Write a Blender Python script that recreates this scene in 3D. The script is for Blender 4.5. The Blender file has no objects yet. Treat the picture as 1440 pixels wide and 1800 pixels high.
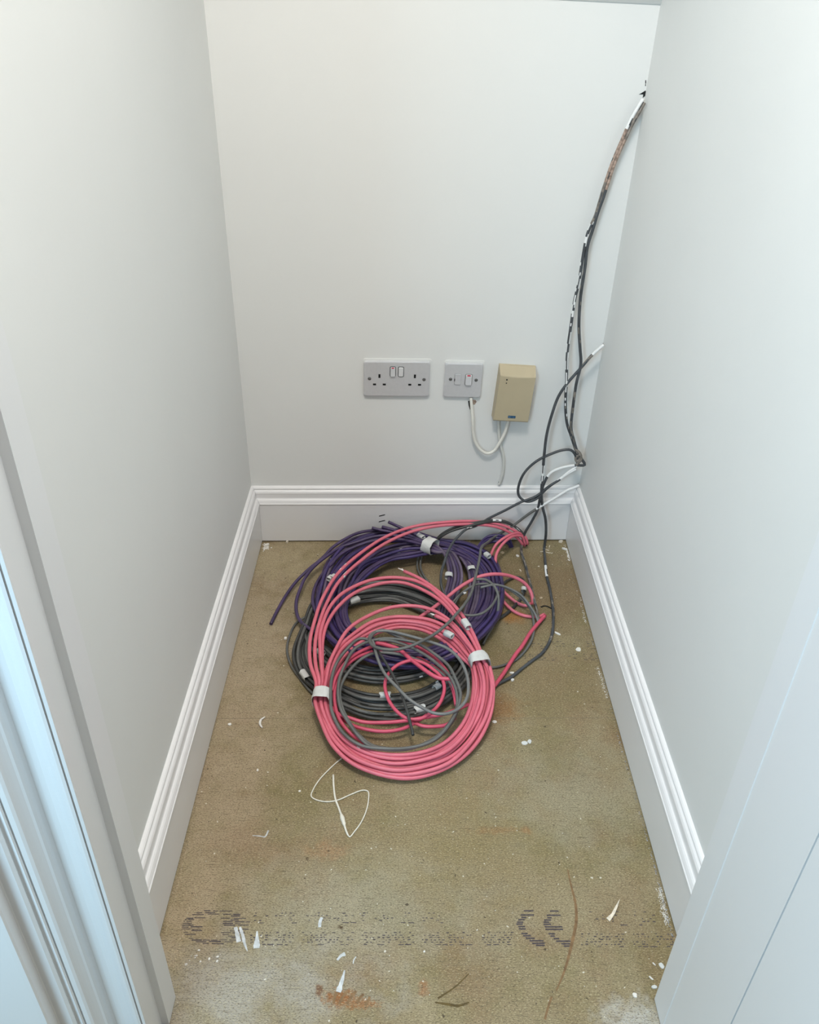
import bpy, bmesh, math, random
from mathutils import Vector, Matrix, noise
random.seed(7)
S = bpy.context.scene
COL = S.collection

# ------------------------------------------------------------------ camera
CAM_H = 1.1717
FPX = 1448.07
RM = ((0.9997865334, 0.0166893500, 0.0121800321),
      (-0.0011595676, -0.5432574213, 0.8395653814),
      (0.0206286934, -0.8394002858, -0.5431221016))
cd = bpy.data.cameras.new('camera')
cam = bpy.data.objects.new('camera', cd)
COL.objects.link(cam)
cd.sensor_fit = 'VERTICAL'; cd.sensor_height = 36.0
cd.lens = FPX / 1800 * 36.0
cd.clip_start = 0.02
m = Matrix.Identity(4)
for i in range(3):
    m[i][0] = RM[i][0]; m[i][1] = -RM[i][1]; m[i][2] = -RM[i][2]
m[2][3] = CAM_H
cam.matrix_world = m
S.camera = cam

# ------------------------------------------------------------------ world, lights, exposure
w = bpy.data.worlds.new('world'); S.world = w; w.use_nodes = True
w.node_tree.nodes['Background'].inputs[0].default_value = (0.93, 0.97, 1.0, 1)
w.node_tree.nodes['Background'].inputs[1].default_value = 0.24
S.view_settings.view_transform = 'Standard'
S.view_settings.look = 'None'
S.view_settings.gamma = 1.0
S.view_settings.use_curve_mapping = False
S.view_settings.exposure = 0.38


def area(name, loc, target, size, power, color, size_y=None):
    l = bpy.data.lights.new(name, 'AREA'); l.energy = power; l.color = color
    l.shape = 'RECTANGLE'; l.size = size; l.size_y = size_y or size
    o = bpy.data.objects.new(name, l); COL.objects.link(o)
    o.location = loc
    o.rotation_euler = (Vector(target) - Vector(loc)).to_track_quat('-Z', 'Y').to_euler()
    return o


area('doorway_ceiling_light', (0.0, 0.50, 2.33), (0.02, 0.58, 0.6), 0.34, 18.5, (1.0, 0.955, 0.895))
area('hall_window_daylight', (-0.80, -0.62, 1.25), (-0.25, 0.55, 0.75), 0.6, 20, (0.50, 0.79, 1.0))


# ------------------------------------------------------------------ geometry of the place
def ray(px, py):
    c = (px - 720.0, py - 900.0, FPX)
    return Vector([sum(RM[i][j] * c[j] for j in range(3)) for i in range(3)])


def on_z(px, py, z=0.0):
    r = ray(px, py); t = (z - CAM_H) / r[2]
    return Vector((r[0] * t, r[1] * t, z))


def on_y(px, py, y):
    r = ray(px, py); t = y / r[1]
    return Vector((r[0] * t, y, CAM_H + r[2] * t))


XL, XR = -0.354, 0.434          # closet side walls


def yb(x):                      # back wall (very slightly out of square)
    return 1.694 + 0.0355 * (x - 0.02)


def on_back(px, py, off=0.0):
    p = on_y(px, py, 1.69)
    for _ in range(4):
        p = on_y(px, py, yb(p.x) - off)
    return p


# ------------------------------------------------------------------ materials
def mat(name, color, rough=0.5, metal=0.0, bump=0.0, bscale=300, var=0.0, vscale=30, spec=0.5, coord='Object'):
    mt = bpy.data.materials.new(name); mt.use_nodes = True
    nt = mt.node_tree; b = nt.nodes['Principled BSDF']
    b.inputs['Base Color'].default_value = (*color, 1)
    b.inputs['Roughness'].default_value = rough
    b.inputs['Metallic'].default_value = metal
    b.inputs['Specular IOR Level'].default_value = spec
    tc = nt.nodes.new('ShaderNodeTexCoord')
    if var > 0:
        n = nt.nodes.new('ShaderNodeTexNoise'); n.inputs['Scale'].default_value = vscale; n.inputs['Detail'].default_value = 4
        nt.links.new(tc.outputs[coord], n.inputs['Vector'])
        r = nt.nodes.new('ShaderNodeValToRGB')
        r.color_ramp.elements[0].position = 0.3; r.color_ramp.elements[1].position = 0.7
        r.color_ramp.elements[0].color = (*[max(0, c * (1 - var)) for c in color], 1)
        r.color_ramp.elements[1].color = (*[min(1, c * (1 + var)) for c in color], 1)
        nt.links.new(n.outputs['Fac'], r.inputs['Fac']); nt.links.new(r.outputs['Color'], b.inputs['Base Color'])
    if bump > 0:
        n2 = nt.nodes.new('ShaderNodeTexNoise'); n2.inputs['Scale'].default_value = bscale; n2.inputs['Detail'].default_value = 3
        nt.links.new(tc.outputs[coord], n2.inputs['Vector'])
        bp = nt.nodes.new('ShaderNodeBump'); bp.inputs['Strength'].default_value = bump; bp.inputs['Distance'].default_value = 0.002
        nt.links.new(n2.outputs['Fac'], bp.inputs['Height']); nt.links.new(bp.outputs['Normal'], b.inputs['Normal'])
    return mt


M = {}
M['wall'] = mat('wall_paint', (0.735, 0.735, 0.715), 0.6, bump=0.08, bscale=60, var=0.012, vscale=4, spec=0.3)
M['gloss'] = mat('trim_paint', (0.79, 0.775, 0.77), 0.32, bump=0.03, bscale=25, spec=0.5)
M['frame'] = mat('frame_paint', (0.74, 0.735, 0.73), 0.4, bump=0.03, bscale=40)
M['pink'] = mat('pink_cable_jacket', (0.67, 0.152, 0.205), 0.42, var=0.07, vscale=40)
M['pinkdeep'] = mat('deep_pink_cable_jacket', (0.62, 0.085, 0.145), 0.4, var=0.07, vscale=40)
M['purple'] = mat('purple_cable_jacket', (0.066, 0.042, 0.108), 0.42, var=0.25, vscale=30)
M['violet'] = mat('violet_cable_jacket', (0.050, 0.032, 0.125), 0.4, var=0.2, vscale=30)
M['mauve'] = mat('dusty_purple_cable_jacket', (0.135, 0.102, 0.155), 0.5, var=0.2, vscale=30)
M['grey'] = mat('grey_cable_jacket', (0.125, 0.125, 0.118), 0.45, var=0.2, vscale=30)
M['greydark'] = mat('dark_grey_cable_jacket', (0.046, 0.047, 0.045), 0.42, var=0.25, vscale=30)
M['greylight'] = mat('light_grey_cable_jacket', (0.17, 0.17, 0.165), 0.45, var=0.15, vscale=30)
M['slate'] = mat('slate_cable_jacket', (0.055, 0.060, 0.066), 0.4, var=0.3, vscale=40)
M['dust'] = mat('dusty_cable_jacket', (0.20, 0.175, 0.15), 0.7, var=0.4, vscale=120)
M['paint'] = mat('white_paint_smear', (0.78, 0.78, 0.77), 0.6)
M['brown'] = mat('brown_smear', (0.34, 0.25, 0.20), 0.8, var=0.5, vscale=200)
M['tape'] = mat('masking_tape', (0.64, 0.64, 0.62), 0.7, bump=0.5, bscale=140, var=0.08, vscale=60)
M['label'] = mat('white_tape', (0.62, 0.63, 0.61), 0.65, bump=0.3, bscale=200)
M['plate'] = mat('satin_steel_plate', (0.62, 0.62, 0.635), 0.42, metal=0.3, var=0.02, vscale=200)
M['whiteplastic'] = mat('white_plastic', (0.72, 0.72, 0.72), 0.35)
M['greyplastic'] = mat('grey_plastic', (0.56, 0.56, 0.57), 0.35)
M['insert'] = mat('dark_insert', (0.04, 0.045, 0.045), 0.5)
M['black'] = mat('black_void', (0.006, 0.006, 0.006), 0.8)
M['red'] = mat('red_flash', (0.55, 0.02, 0.06), 0.4)
M['screw'] = mat('screw_steel', (0.35, 0.35, 0.35), 0.35, metal=0.9)
M['beige'] = mat('beige_plastic', (0.46, 0.385, 0.255), 0.5, var=0.03, vscale=20, bump=0.02, bscale=30)
M['beigelight'] = mat('pale_beige_plastic', (0.66, 0.60, 0.44), 0.5, var=0.03, vscale=20)
M['cord'] = mat('cream_cord', (0.72, 0.70, 0.64), 0.4, var=0.05, vscale=30)
M['cordgrey'] = mat('painted_cord', (0.62, 0.62, 0.58), 0.5)
M['blue'] = mat('blue_badge', (0.005, 0.06, 0.14), 0.4)
M['badgelight'] = mat('badge_lettering', (0.25, 0.38, 0.5), 0.4)
M['string'] = mat('cream_string', (0.74, 0.70, 0.60), 0.6, var=0.1, vscale=200)
M['flake'] = mat('white_flake', (0.76, 0.73, 0.68), 0.6, var=0.08, vscale=200)
M['chip'] = mat('wood_chip', (0.50, 0.40, 0.27), 0.7, var=0.3, vscale=200)
M['shaving'] = mat('pale_shaving', (0.68, 0.60, 0.48), 0.7, var=0.2, vscale=200)
M['ink'] = mat('stamp_ink', (0.065, 0.052, 0.058), 0.8, var=0.35, vscale=250)
M['drip'] = mat('dried_paint', (0.56, 0.57, 0.57), 0.45, var=0.25, vscale=120)
M['core'] = mat('white_wire_core', (0.80, 0.72, 0.68), 0.5)
M['gap'] = mat('dusty_gap', (0.30, 0.29, 0.28), 0.9, var=0.7, vscale=300)


def floor_material():
    mt = bpy.data.materials.new('chipboard'); mt.use_nodes = True
    nt = mt.node_tree; N = nt.nodes; L = nt.links
    b = N['Principled BSDF']; b.inputs['Roughness'].default_value = 0.62
    b.inputs['Specular IOR Level'].default_value = 0.35
    geo = N.new('ShaderNodeNewGeometry'); P = geo.outputs['Position']

    def mapping(sc, rot=0.0, loc=(0, 0, 0)):
        mp = N.new('ShaderNodeMapping'); mp.inputs['Scale'].default_value = sc
        mp.inputs['Rotation'].default_value = (0, 0, rot); mp.inputs['Location'].default_value = loc
        L.new(P, mp.inputs['Vector']); return mp.outputs['Vector']

    def nz(vec, scale, det=3, rough=0.6):
        n = N.new('ShaderNodeTexNoise'); n.inputs['Scale'].default_value = scale
        n.inputs['Detail'].default_value = det; n.inputs['Roughness'].default_value = rough
        L.new(vec, n.inputs['Vector']); return n.outputs['Fac']

    def ramp(f, a, c, v0=0.0, v1=1.0):
        r = N.new('ShaderNodeMapRange'); r.inputs['From Min'].default_value = a; r.inputs['From Max'].default_value = c
        r.inputs['To Min'].default_value = v0; r.inputs['To Max'].default_value = v1
        L.new(f, r.inputs['Value']); return r.outputs['Result']

    def mix(f, a, c, blend='MIX'):
        mx = N.new('ShaderNodeMix'); mx.data_type = 'RGBA'; mx.blend_type = blend
        if isinstance(f, float): mx.inputs[0].default_value = f
        else: L.new(f, mx.inputs[0])
        for k, v in ((6, a), (7, c)):
            if isinstance(v, tuple): mx.inputs[k].default_value = (*v, 1)
            else: L.new(v, mx.inputs[k])
        return mx.outputs[2]

    def mul(a, c):
        x = N.new('ShaderNodeMath'); x.operation = 'MULTIPLY'
        for k, v in ((0, a), (1, c)):
            if isinstance(v, float): x.inputs[k].default_value = v
            else: L.new(v, x.inputs[k])
        return x.outputs[0]

    iso = mapping((1, 1, 1))
    col = mix(ramp(nz(iso, 5, 3), 0.3, 0.7), FL['a'], FL['b'])
    col = mix(ramp(nz(mapping((1, 1, 1), 0, (3, 5, 0)), 9, 5), 0.45, 0.62, 0, 0.6), col, FL['olive'])
    col = mix(ramp(nz(mapping((1, 1, 1), 0, (9, 2, 0)), 7, 5), 0.5, 0.66, 0, 0.6), col, FL['brown'])
    wn = nz(iso, 14, 3)

    def blob(px, py, rx, ry, c, amt, edge=0.35, nsc=22, wob=0.9):
        """a stain with its own outline, centred on a spot of the board"""
        nonlocal col
        p = on_z(px, py)
        mp = N.new('ShaderNodeMapping'); mp.vector_type = 'POINT'
        mp.inputs['Location'].default_value = (-p.x / rx, -p.y / ry, 0)
        mp.inputs['Scale'].default_value = (1 / rx, 1 / ry, 0)
        L.new(P, mp.inputs['Vector'])
        ln = N.new('ShaderNodeVectorMath'); ln.operation = 'LENGTH'; L.new(mp.outputs['Vector'], ln.inputs[0])
        f = ramp(nz(mapping((1, 1, 1), 0, (px * .01, py * .01, 0)), nsc, 4), 0.25, 0.75, -wob, wob)
        ad = N.new('ShaderNodeMath'); ad.operation = 'ADD'; L.new(ln.outputs['Value'], ad.inputs[0]); L.new(f, ad.inputs[1])
        r = ramp(ad.outputs[0], 1 + edge, 1 - edge, 0, amt)
        col = mix(r, col, c)

    for s in STAINS:
        blob(*s)
    # a seam between two boards
    # fine board flecks
    st = mapping((1.0, 2.6, 1.0))
    col = mix(ramp(nz(st, 260, 2, .7), 0.53, 0.68, 0, FL['lf']), col, FL['light'])
    col = mix(ramp(nz(mapping((1, 2.2, 1), .5, (4, 4, 0)), 330, 2, .7), 0.53, 0.66, 0, FL['df']), col, FL['dark'])
    col = mix(ramp(nz(mapping((0.25, 3.2, 1), 0, (1, 7, 0)), 150, 2, .7), 0.55, 0.70, 0, 0.5), col, FL['dark'])
    col = mix(ramp(nz(mapping((1, 1, 1), 0, (8, 8, 0)), 150, 1, .4), 0.76, 0.785, 0, 0.7), col, FL['white'])
    col = mix(ramp(nz(mapping((1, 1, 1), 0, (18, 3, 0)), 120, 1, .4), 0.755, 0.79, 0, 0.8), col, (0.05, 0.035, 0.02))
    L.new(col, b.inputs['Base Color'])
    bp = N.new('ShaderNodeBump'); bp.inputs['Strength'].default_value = 0.35; bp.inputs['Distance'].default_value = 0.001
    L.new(nz(st, 300, 3, .7), bp.inputs['Height']); L.new(bp.outputs['Normal'], b.inputs['Normal'])
    return mt


FL = dict(a=(0.245, 0.186, 0.100), b=(0.315, 0.256, 0.150), olive=(0.185, 0.150, 0.055), brown=(0.23, 0.140, 0.07),
          light=(0.52, 0.44, 0.27), dark=(0.085, 0.062, 0.035), white=(0.75, 0.70, 0.60), lf=0.7, df=0.9)
STAINS = [
    # px, py, rx, ry, colour, strength
    (430, 1110, 0.11, 0.30, (0.42, 0.33, 0.225), 0.75, 0.6),
    (480, 985, 0.14, 0.06, (0.42, 0.34, 0.21), 0.7, 0.6),
    (400, 1400, 0.07, 0.22, (0.40, 0.30, 0.20), 0.5, 0.6),
    (640, 1600, 0.15, 0.07, (0.33, 0.295, 0.21), 0.6, 0.7),
    (400, 1740, 0.14, 0.05, (0.36, 0.33, 0.28), 0.8, 0.7),
    (980, 1040, 0.12, 0.10, (0.215, 0.145, 0.075), 0.75, 0.7),
    (940, 1210, 0.12, 0.06, (0.23, 0.165, 0.08), 0.7, 0.7),
    (700, 1000, 0.12, 0.08, (0.20, 0.14, 0.085), 0.7, 0.7),
    (820, 1480, 0.10, 0.09, (0.26, 0.195, 0.09), 0.6, 0.7),
    (1010, 1400, 0.10, 0.08, (0.31, 0.28, 0.19), 0.6, 0.7),
    (905, 1085, 0.025, 0.016, (0.36, 0.15, 0.03), 0.8, 0.6),
    (880, 1245, 0.035, 0.03, (0.26, 0.12, 0.035), 0.75, 0.6),
    (575, 1495, 0.025, 0.014, (0.34, 0.18, 0.085), 0.5, 0.6, 60),
    (870, 1460, 0.03, 0.006, (0.28, 0.14, 0.05), 0.5, 0.6, 80),
    (925, 1460, 0.008, 0.005, (0.30, 0.14, 0.05), 0.6, 0.5, 80),
    (430, 1395, 0.012, 0.007, (0.24, 0.17, 0.09), 0.6, 0.6),
    (340, 1620, 0.03, 0.05, (0.40, 0.31, 0.20), 0.7, 0.6),
    (600, 1755, 0.020, 0.010, (0.27, 0.10, 0.025), 0.95, 0.4, 120),
    (640, 1765, 0.018, 0.006, (0.30, 0.12, 0.035), 0.8, 0.4, 160),
    (745, 1740, 0.006, 0.010, (0.30, 0.13, 0.05), 0.7, 0.4, 90),
    (600, 1630, 0.005, 0.004, (0.06, 0.03, 0.01), 0.95, 0.3, 60),
    (560, 1742, 0.004, 0.007, (0.16, 0.07, 0.03), 0.9, 0.4, 80),
    (540, 1510, 0.002, 0.003, (0.06, 0.03, 0.01), 0.9, 0.4, 80),
    (1120, 1790, 0.04, 0.02, (0.55, 0.55, 0.53), 0.6, 0.8, 60),
    (1060, 1240, 0.004, 0.2, (0.5, 0.5, 0.48), 0.0, 0.5),
]
M['floor'] = floor_material()


# ------------------------------------------------------------------ object helpers
def link(name, bm, material, parent=None, smooth=False, auto=None):
    me = bpy.data.meshes.new(name)
    bmesh.ops.recalc_face_normals(bm, faces=bm.faces) if auto else None
    bm.to_mesh(me); bm.free()
    for x in (material if isinstance(material, (list, tuple)) else [material]):
        me.materials.append(x)
    o = bpy.data.objects.new(name, me); COL.objects.link(o)
    if parent: o.parent = parent
    if smooth:
        for p in me.polygons: p.use_smooth = True
    return o


def tag(o, label=None, cat=None, group=None, kind=None):
    if label: o['label'] = label
    if cat: o['category'] = cat
    if group: o['group'] = group
    if kind: o['kind'] = kind
    return o


def empty(name, loc, label, cat, group=None):
    o = bpy.data.objects.new(name, None); COL.objects.link(o)
    o.empty_display_size = 0.03
    o.location = loc
    tag(o, label, cat, group)
    return o


def adopt(child, parent):
    """parent a mesh built in world coordinates under a moved Empty (meshes are shifted into its frame)"""
    off = parent.location
    for v in child.data.vertices: v.co -= off
    child.parent = parent
    return child


def box(bm, lo, hi):
    vs = [bm.verts.new((x, y, z)) for z in (lo[2], hi[2]) for y in (lo[1], hi[1]) for x in (lo[0], hi[0])]
    for f in ((0, 2, 3, 1), (4, 5, 7, 6), (0, 1, 5, 4), (2, 6, 7, 3), (0, 4, 6, 2), (1, 3, 7, 5)):
        bm.faces.new([vs[i] for i in f])
    return vs


def prism(bm, pts, z0, z1):
    """vertical extrusion of a plan polygon"""
    a = [bm.verts.new((x, y, z0)) for x, y in pts]; c = [bm.verts.new((x, y, z1)) for x, y in pts]
    n = len(pts)
    for i in range(n):
        bm.faces.new((a[i], a[(i + 1) % n], c[(i + 1) % n], c[i]))
    bm.faces.new(a[::-1]); bm.faces.new(c)


def catmull(pts, closed, step):
    P = [Vector(p) for p in pts]; n = len(P); out = []
    segs = n if closed else n - 1
    for i in range(segs):
        if closed:
            p0, p1, p2, p3 = P[(i - 1) % n], P[i], P[(i + 1) % n], P[(i + 2) % n]
        else:
            p1, p2 = P[i], P[i + 1]
            p0 = P[i - 1] if i > 0 else p1 + (p1 - p2)
            p3 = P[i + 2] if i + 2 < n else p2 + (p2 - p1)
        d1 = max((p2 - p1).length, 1e-5)
        t0 = 0; t1 = max((p1 - p0).length, 1e-5) ** .5; t2 = t1 + d1 ** .5; t3 = t2 + max((p3 - p2).length, 1e-5) ** .5
        k = max(2, int(d1 / step) + 1)
        for j in range(k):
            t = t1 + (t2 - t1) * j / k
            A1 = p0 * ((t1 - t) / (t1 - t0)) + p1 * ((t - t0) / (t1 - t0))
            A2 = p1 * ((t2 - t) / (t2 - t1)) + p2 * ((t - t1) / (t2 - t1))
            A3 = p2 * ((t3 - t) / (t3 - t2)) + p3 * ((t - t2) / (t3 - t2))
            B1 = A1 * ((t2 - t) / (t2 - t0)) + A2 * ((t - t0) / (t2 - t0))
            B2 = A2 * ((t3 - t) / (t3 - t1)) + A3 * ((t - t1) / (t3 - t1))
            out.append(B1 * ((t2 - t) / (t2 - t1)) + B2 * ((t - t1) / (t2 - t1)))
    if not closed: out.append(P[-1].copy())
    return out


def tube_bm(pts, r, closed=False, step=0.007, sides=8, paints=(), speckle=0.0, rfun=None, flat=1.0, seed=0, wob=0.0):
    """paints: (from, to, coverage, slot) along the length"""
    bm = bmesh.new()
    C = catmull(pts, closed, step); n = len(C)
    if wob:
        for i, c in enumerate(C):
            c += Vector(noise.noise_vector(c * 14 + Vector((seed, 0, 0)))) * wob
    rings = []; up = Vector((0, 0, 1)); prev = None
    for i in range(n):
        a = C[(i - 1) % n] if (closed or i > 0) else C[i]
        b = C[(i + 1) % n] if (closed or i < n - 1) else C[i]
        t = (b - a)
        t = t.normalized() if t.length > 1e-9 else Vector((1, 0, 0))
        if prev is None:
            u = up if abs(t.z) < 0.9 else Vector((1, 0, 0))
        else: u = prev
        u = (u - t * u.dot(t))
        if u.length < 1e-6: u = t.orthogonal()
        u.normalize(); prev = u; v = t.cross(u)
        rr = r * (rfun(i / max(1, n - 1)) if rfun else 1.0)
        rings.append([bm.verts.new(C[i] + (u * math.cos(k * 2 * math.pi / sides) * flat + v * math.sin(k * 2 * math.pi / sides)) * rr) for k in range(sides)])
    rng = random.Random(seed)
    m_ = n if closed else n - 1
    off = 0
    if closed:      # match the twist where the ring closes
        best = min(range(sides), key=lambda s: (rings[0][s].co - rings[-1][0].co).length)
        off = best
    for i in range(m_):
        A = rings[i]; B = rings[(i + 1) % n]; s = i / m_
        o2 = off if (closed and i == n - 1) else 0
        for k in range(sides):
            f = bm.faces.new((A[k], A[(k + 1) % sides], B[(k + 1 + o2) % sides], B[(k + o2) % sides]))
            f.smooth = True
            for (s0, s1, cov, slot) in paints:
                if s0 <= s <= s1:
                    nv = noise.noise(Vector((k * 0.9 + seed, i * 0.35, 0))) * 0.5 + 0.5
                    if nv < cov: f.material_index = slot
            if speckle and rng.random() < speckle: f.material_index = 1
    if not closed:
        bm.faces.new(rings[0][::-1]); bm.faces.new(rings[-1])
    return bm


YC = 1.652      # cables leaning on the back skirting stay in front of it


def G(px, py, z=0.004):
    p = on_z(px, py, z)
    if p.y > YC: p = on_y(px, py, YC)
    return p


def Hh(px, py):
    """a point of a cable hanging just off the back wall"""
    if py < 170: y = 1.694
    elif py < 620: y = 1.690 - 0.016 * (py - 170) / 450
    elif py < 850: y = 1.674 - 0.020 * (py - 620) / 230
    else: y = 1.652
    p = on_y(px, py, y)
    return p if p.z > 0.0 else on_z(px, py, 0.01)


# ------------------------------------------------------------------ the room
ZT = 2.6
FLH = 0.0
bm = bmesh.new(); box(bm, (-1.6, -1.6, -0.03), (1.6, 1.80, 0.0)); floor = link('floor', bm, M['floor']); tag(floor, kind='structure')
bm = bmesh.new(); prism(bm, [(XL - .1, yb(XL - .1)), (XR + .1, yb(XR + .1)), (XR + .1, 1.80), (XL - .1, 1.80)], 0, ZT)
wall_back = tag(link('wall_back', bm, M['wall']), kind='structure')
bm = bmesh.new(); box(bm, (XL - .1, 0.53, 0), (XL, 1.80, ZT)); wall_left = tag(link('wall_left', bm, M['wall']), kind='structure')
bm = bmesh.new(); box(bm, (XR, 0.53, 0), (XR + .1, 1.80, ZT))
for v in bm.verts: v.co.x += (v.co.z - 0.15) * 0.0125      # leans out a touch towards the top
wall_right = tag(link('wall_right', bm, M['wall']), kind='structure')
# sloping underside of the stairs
bm = bmesh.new()
c0 = on_back(1158, 10); c1 = on_back(960, 0)
sx = (c1.z - c0.z) / (c1.x - c0.x)
def cz(x, y): return c0.z + (x - c0.x) * sx + (yb(x) - y) * 1.18
vs = []
for t in (0, 0.08):
    for (x, y) in ((XL, yb(XL)), (XR + .05, yb(XR)), (XR + .05, 0.60), (XL, 0.60)):
        vs.append(bm.verts.new((x, y, cz(x, y) + t)))
for f in ((0, 1, 2, 3), (7, 6, 5, 4), (0, 4, 5, 1), (1, 5, 6, 2), (2, 6, 7, 3), (3, 7, 4, 0)): bm.faces.new([vs[i] for i in f])
tag(link('ceiling', bm, M['wall']), kind='structure')

# skirting: profile (distance out from the wall, height)
PROF = [(0.0175, 0.004), (0.0180, 0.1070), (0.0180, 0.1085), (0.0196, 0.1095), (0.0196, 0.1112), (0.0182, 0.1128), (0.0172, 0.1155), (0.0155, 0.1190),
        (0.0135, 0.1212), (0.0118, 0.1222), (0.0110, 0.1240), (0.0108, 0.1330), (0.0112, 0.1352), (0.0108, 0.1375), (0.0092, 0.1405), (0.0070, 0.1425),
        (0.0062, 0.1430), (0.0060, 0.1448), (0.0068, 0.1458), (0.0062, 0.1478), (0.0045, 0.1498), (0.0020, 0.1512), (0.0, 0.1518)]


def skirt(name, pth, parent=None):
    """pth: list of functions d -> (x, y) at each end"""
    bm = bmesh.new(); cols = []
    for fn in pth:
        cols.append([bm.verts.new((*fn(d), z)) for d, z in PROF + [(0.0, 0.004)]])
    for a, b in zip(cols, cols[1:]):
        n = len(a)
        for i in range(n):
            bm.faces.new((a[i], a[(i + 1) % n], b[(i + 1) % n], b[i]))
    bm.faces.new(cols[0]); bm.faces.new(cols[-1][::-1])
    bmesh.ops.recalc_face_normals(bm, faces=bm.faces)
    o = link(name, bm, M['gloss']); tag(o, kind='structure'); return o


e_ = 0.0004
skirt('baseboard_left', [lambda d: (XL + d, 0.592), lambda d: (XL + d, yb(XL + d) - d - e_)])
sk_back = skirt('baseboard_back', [lambda d: (XL + d + e_, yb(XL + d) - d), lambda d: (XR - d - e_, yb(XR - d) - d)])
sk_right = skirt('baseboard_right', [lambda d: (XR - d, 0.592), lambda d: (XR - d, yb(XR - d) - d - e_)])

# door lining and architrave on the left, built as one moulding each from a plan profile
XS = -0.2935
bm = bmesh.new()
prism(bm, [(XS, 0.583), (XS, 0.5478), (XS - 0.0095, 0.5475), (XS - 0.0095, 0.512), (XL - 0.05, 0.512), (XL - 0.05, 0.583)], 0.003, 2.42)
lin_l = tag(link('trim_1', bm, M['frame']), kind='structure')
bm = bmesh.new(); prism(bm, [(XS - .020, 0.5755), (XS - .002, 0.5755), (XS - .002, 0.520), (XS - .014, 0.520)], 0.0005, 0.003)
adopt(link('painted_gap_shade', bm, M['black']), lin_l)  # black sheet under the lining: the gap's shade painted in as colour


def arch(azs):
    return [(a * y, y) for a, y in azs]


AP = [(-0.5905, 0.5122), (-0.5915, 0.5010), (-0.5930, 0.4992), (-0.5995, 0.4985), (-0.6002, 0.5000), (-0.6030, 0.5000), (-0.6036, 0.4975), (-0.6100, 0.4965), (-0.6150, 0.4972),
      (-0.6185, 0.4995), (-0.6225, 0.5040), (-0.6290, 0.5072), (-0.6400, 0.5085), (-0.6510, 0.5080), (-0.6620, 0.5070), (-0.6700, 0.5030), (-0.6770, 0.4985), (-0.6840, 0.4950),
      (-0.6900, 0.4935), (-0.7000, 0.4900), (-0.7080, 0.4870), (-0.7160, 0.4835), (-0.7240, 0.4815), (-0.7340, 0.4808), (-0.7352, 0.4822), (-0.7378, 0.4822), (-0.7392, 0.4800),
      (-0.7435, 0.4785), (-0.7465, 0.4790), (-0.7480, 0.4803), (-0.7505, 0.4803), (-0.7560, 0.4795)]
pl = arch(AP)
bm = bmesh.new()
prism(bm, pl + [(pl[-1][0] - 0.002, 0.53), (-0.306, 0.53), (-0.306, 0.5122)], 0.002, 2.44)
bmesh.ops.recalc_face_normals(bm, faces=bm.faces)
tag(link('trim_2', bm, M['frame']), kind='structure')
AP2 = [(-0.7562, 0.4793), (-0.7580, 0.4762), (-0.7680, 0.4735), (-0.7800, 0.4735), (-0.7980, 0.4735), (-0.8030, 0.4722), (-0.8090, 0.4670), (-0.8230, 0.4560), (-0.8300, 0.4535), (-0.8420, 0.4530)]
pl2 = arch(AP2)
bm = bmesh.new()
prism(bm, pl2 + [(-0.62, 0.4530), (-0.62, 0.53), (pl2[0][0], 0.53)], 0.002, 2.44)
bmesh.ops.recalc_face_normals(bm, faces=bm.faces)
tag(link('trim_3', bm, M['frame']), kind='structure')

# right lining, with the thin joint to the casing
bm = bmesh.new()
prism(bm, [(0.3612, 0.586), (XR + 0.05, 0.586), (XR + 0.05, 0.441), (0.3622, 0.441), (0.3622, 0.548), (0.3612, 0.5485)], 0.003, 2.42)
bmesh.ops.recalc_face_normals(bm, faces=bm.faces)
tag(link('trim_4', bm, M['frame']), kind='structure')
bm = bmesh.new(); prism(bm, [(0.3618, 0.4385), (XR + 0.05, 0.4385), (XR + 0.05, 0.2), (0.3618, 0.2)], 0.003, 2.42)
bmesh.ops.recalc_face_normals(bm, faces=bm.faces)
tag(link('trim_5', bm, M['frame']), kind='structure')
bm = bmesh.new(); box(bm, (-0.45, 0.50, 2.42), (0.50, 0.60, 2.7)); tag(link('wall_front', bm, M['wall']), kind='structure')

# ------------------------------------------------------------------ marks on the setting (parts of it)
def sheet(bm, pts3, n, t=0.0004):
    """small flat patch with thickness t along n"""
    n = Vector(n) * t
    a = [bm.verts.new(p) for p in pts3]; c = [bm.verts.new(Vector(p) + n) for p in pts3]
    k = len(a)
    for i in range(k): bm.faces.new((a[i], a[(i + 1) % k], c[(i + 1) % k], c[i]))
    bm.faces.new(a[::-1]); bm.faces.new(c)


def dash(bm, x0, x1, y, w=0.0):
    """one ink dash on the board, given as seen from above the spot"""
    a = on_z(x0, y, 0.0); b = on_z(x1, y, 0.0)
    hw = w or 0.0010
    sheet(bm, [(a.x, a.y - hw, 0.00005), (b.x, b.y - hw, 0.00005), (b.x, b.y + hw, 0.00005), (a.x, a.y + hw, 0.00005)], (0, 0, 1), 0.00012)


def child_mark(name, bm, material, parent, label=None):
    o = link(name, bm, material)
    o.parent = parent
    if label: o['label'] = label
    return o


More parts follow.
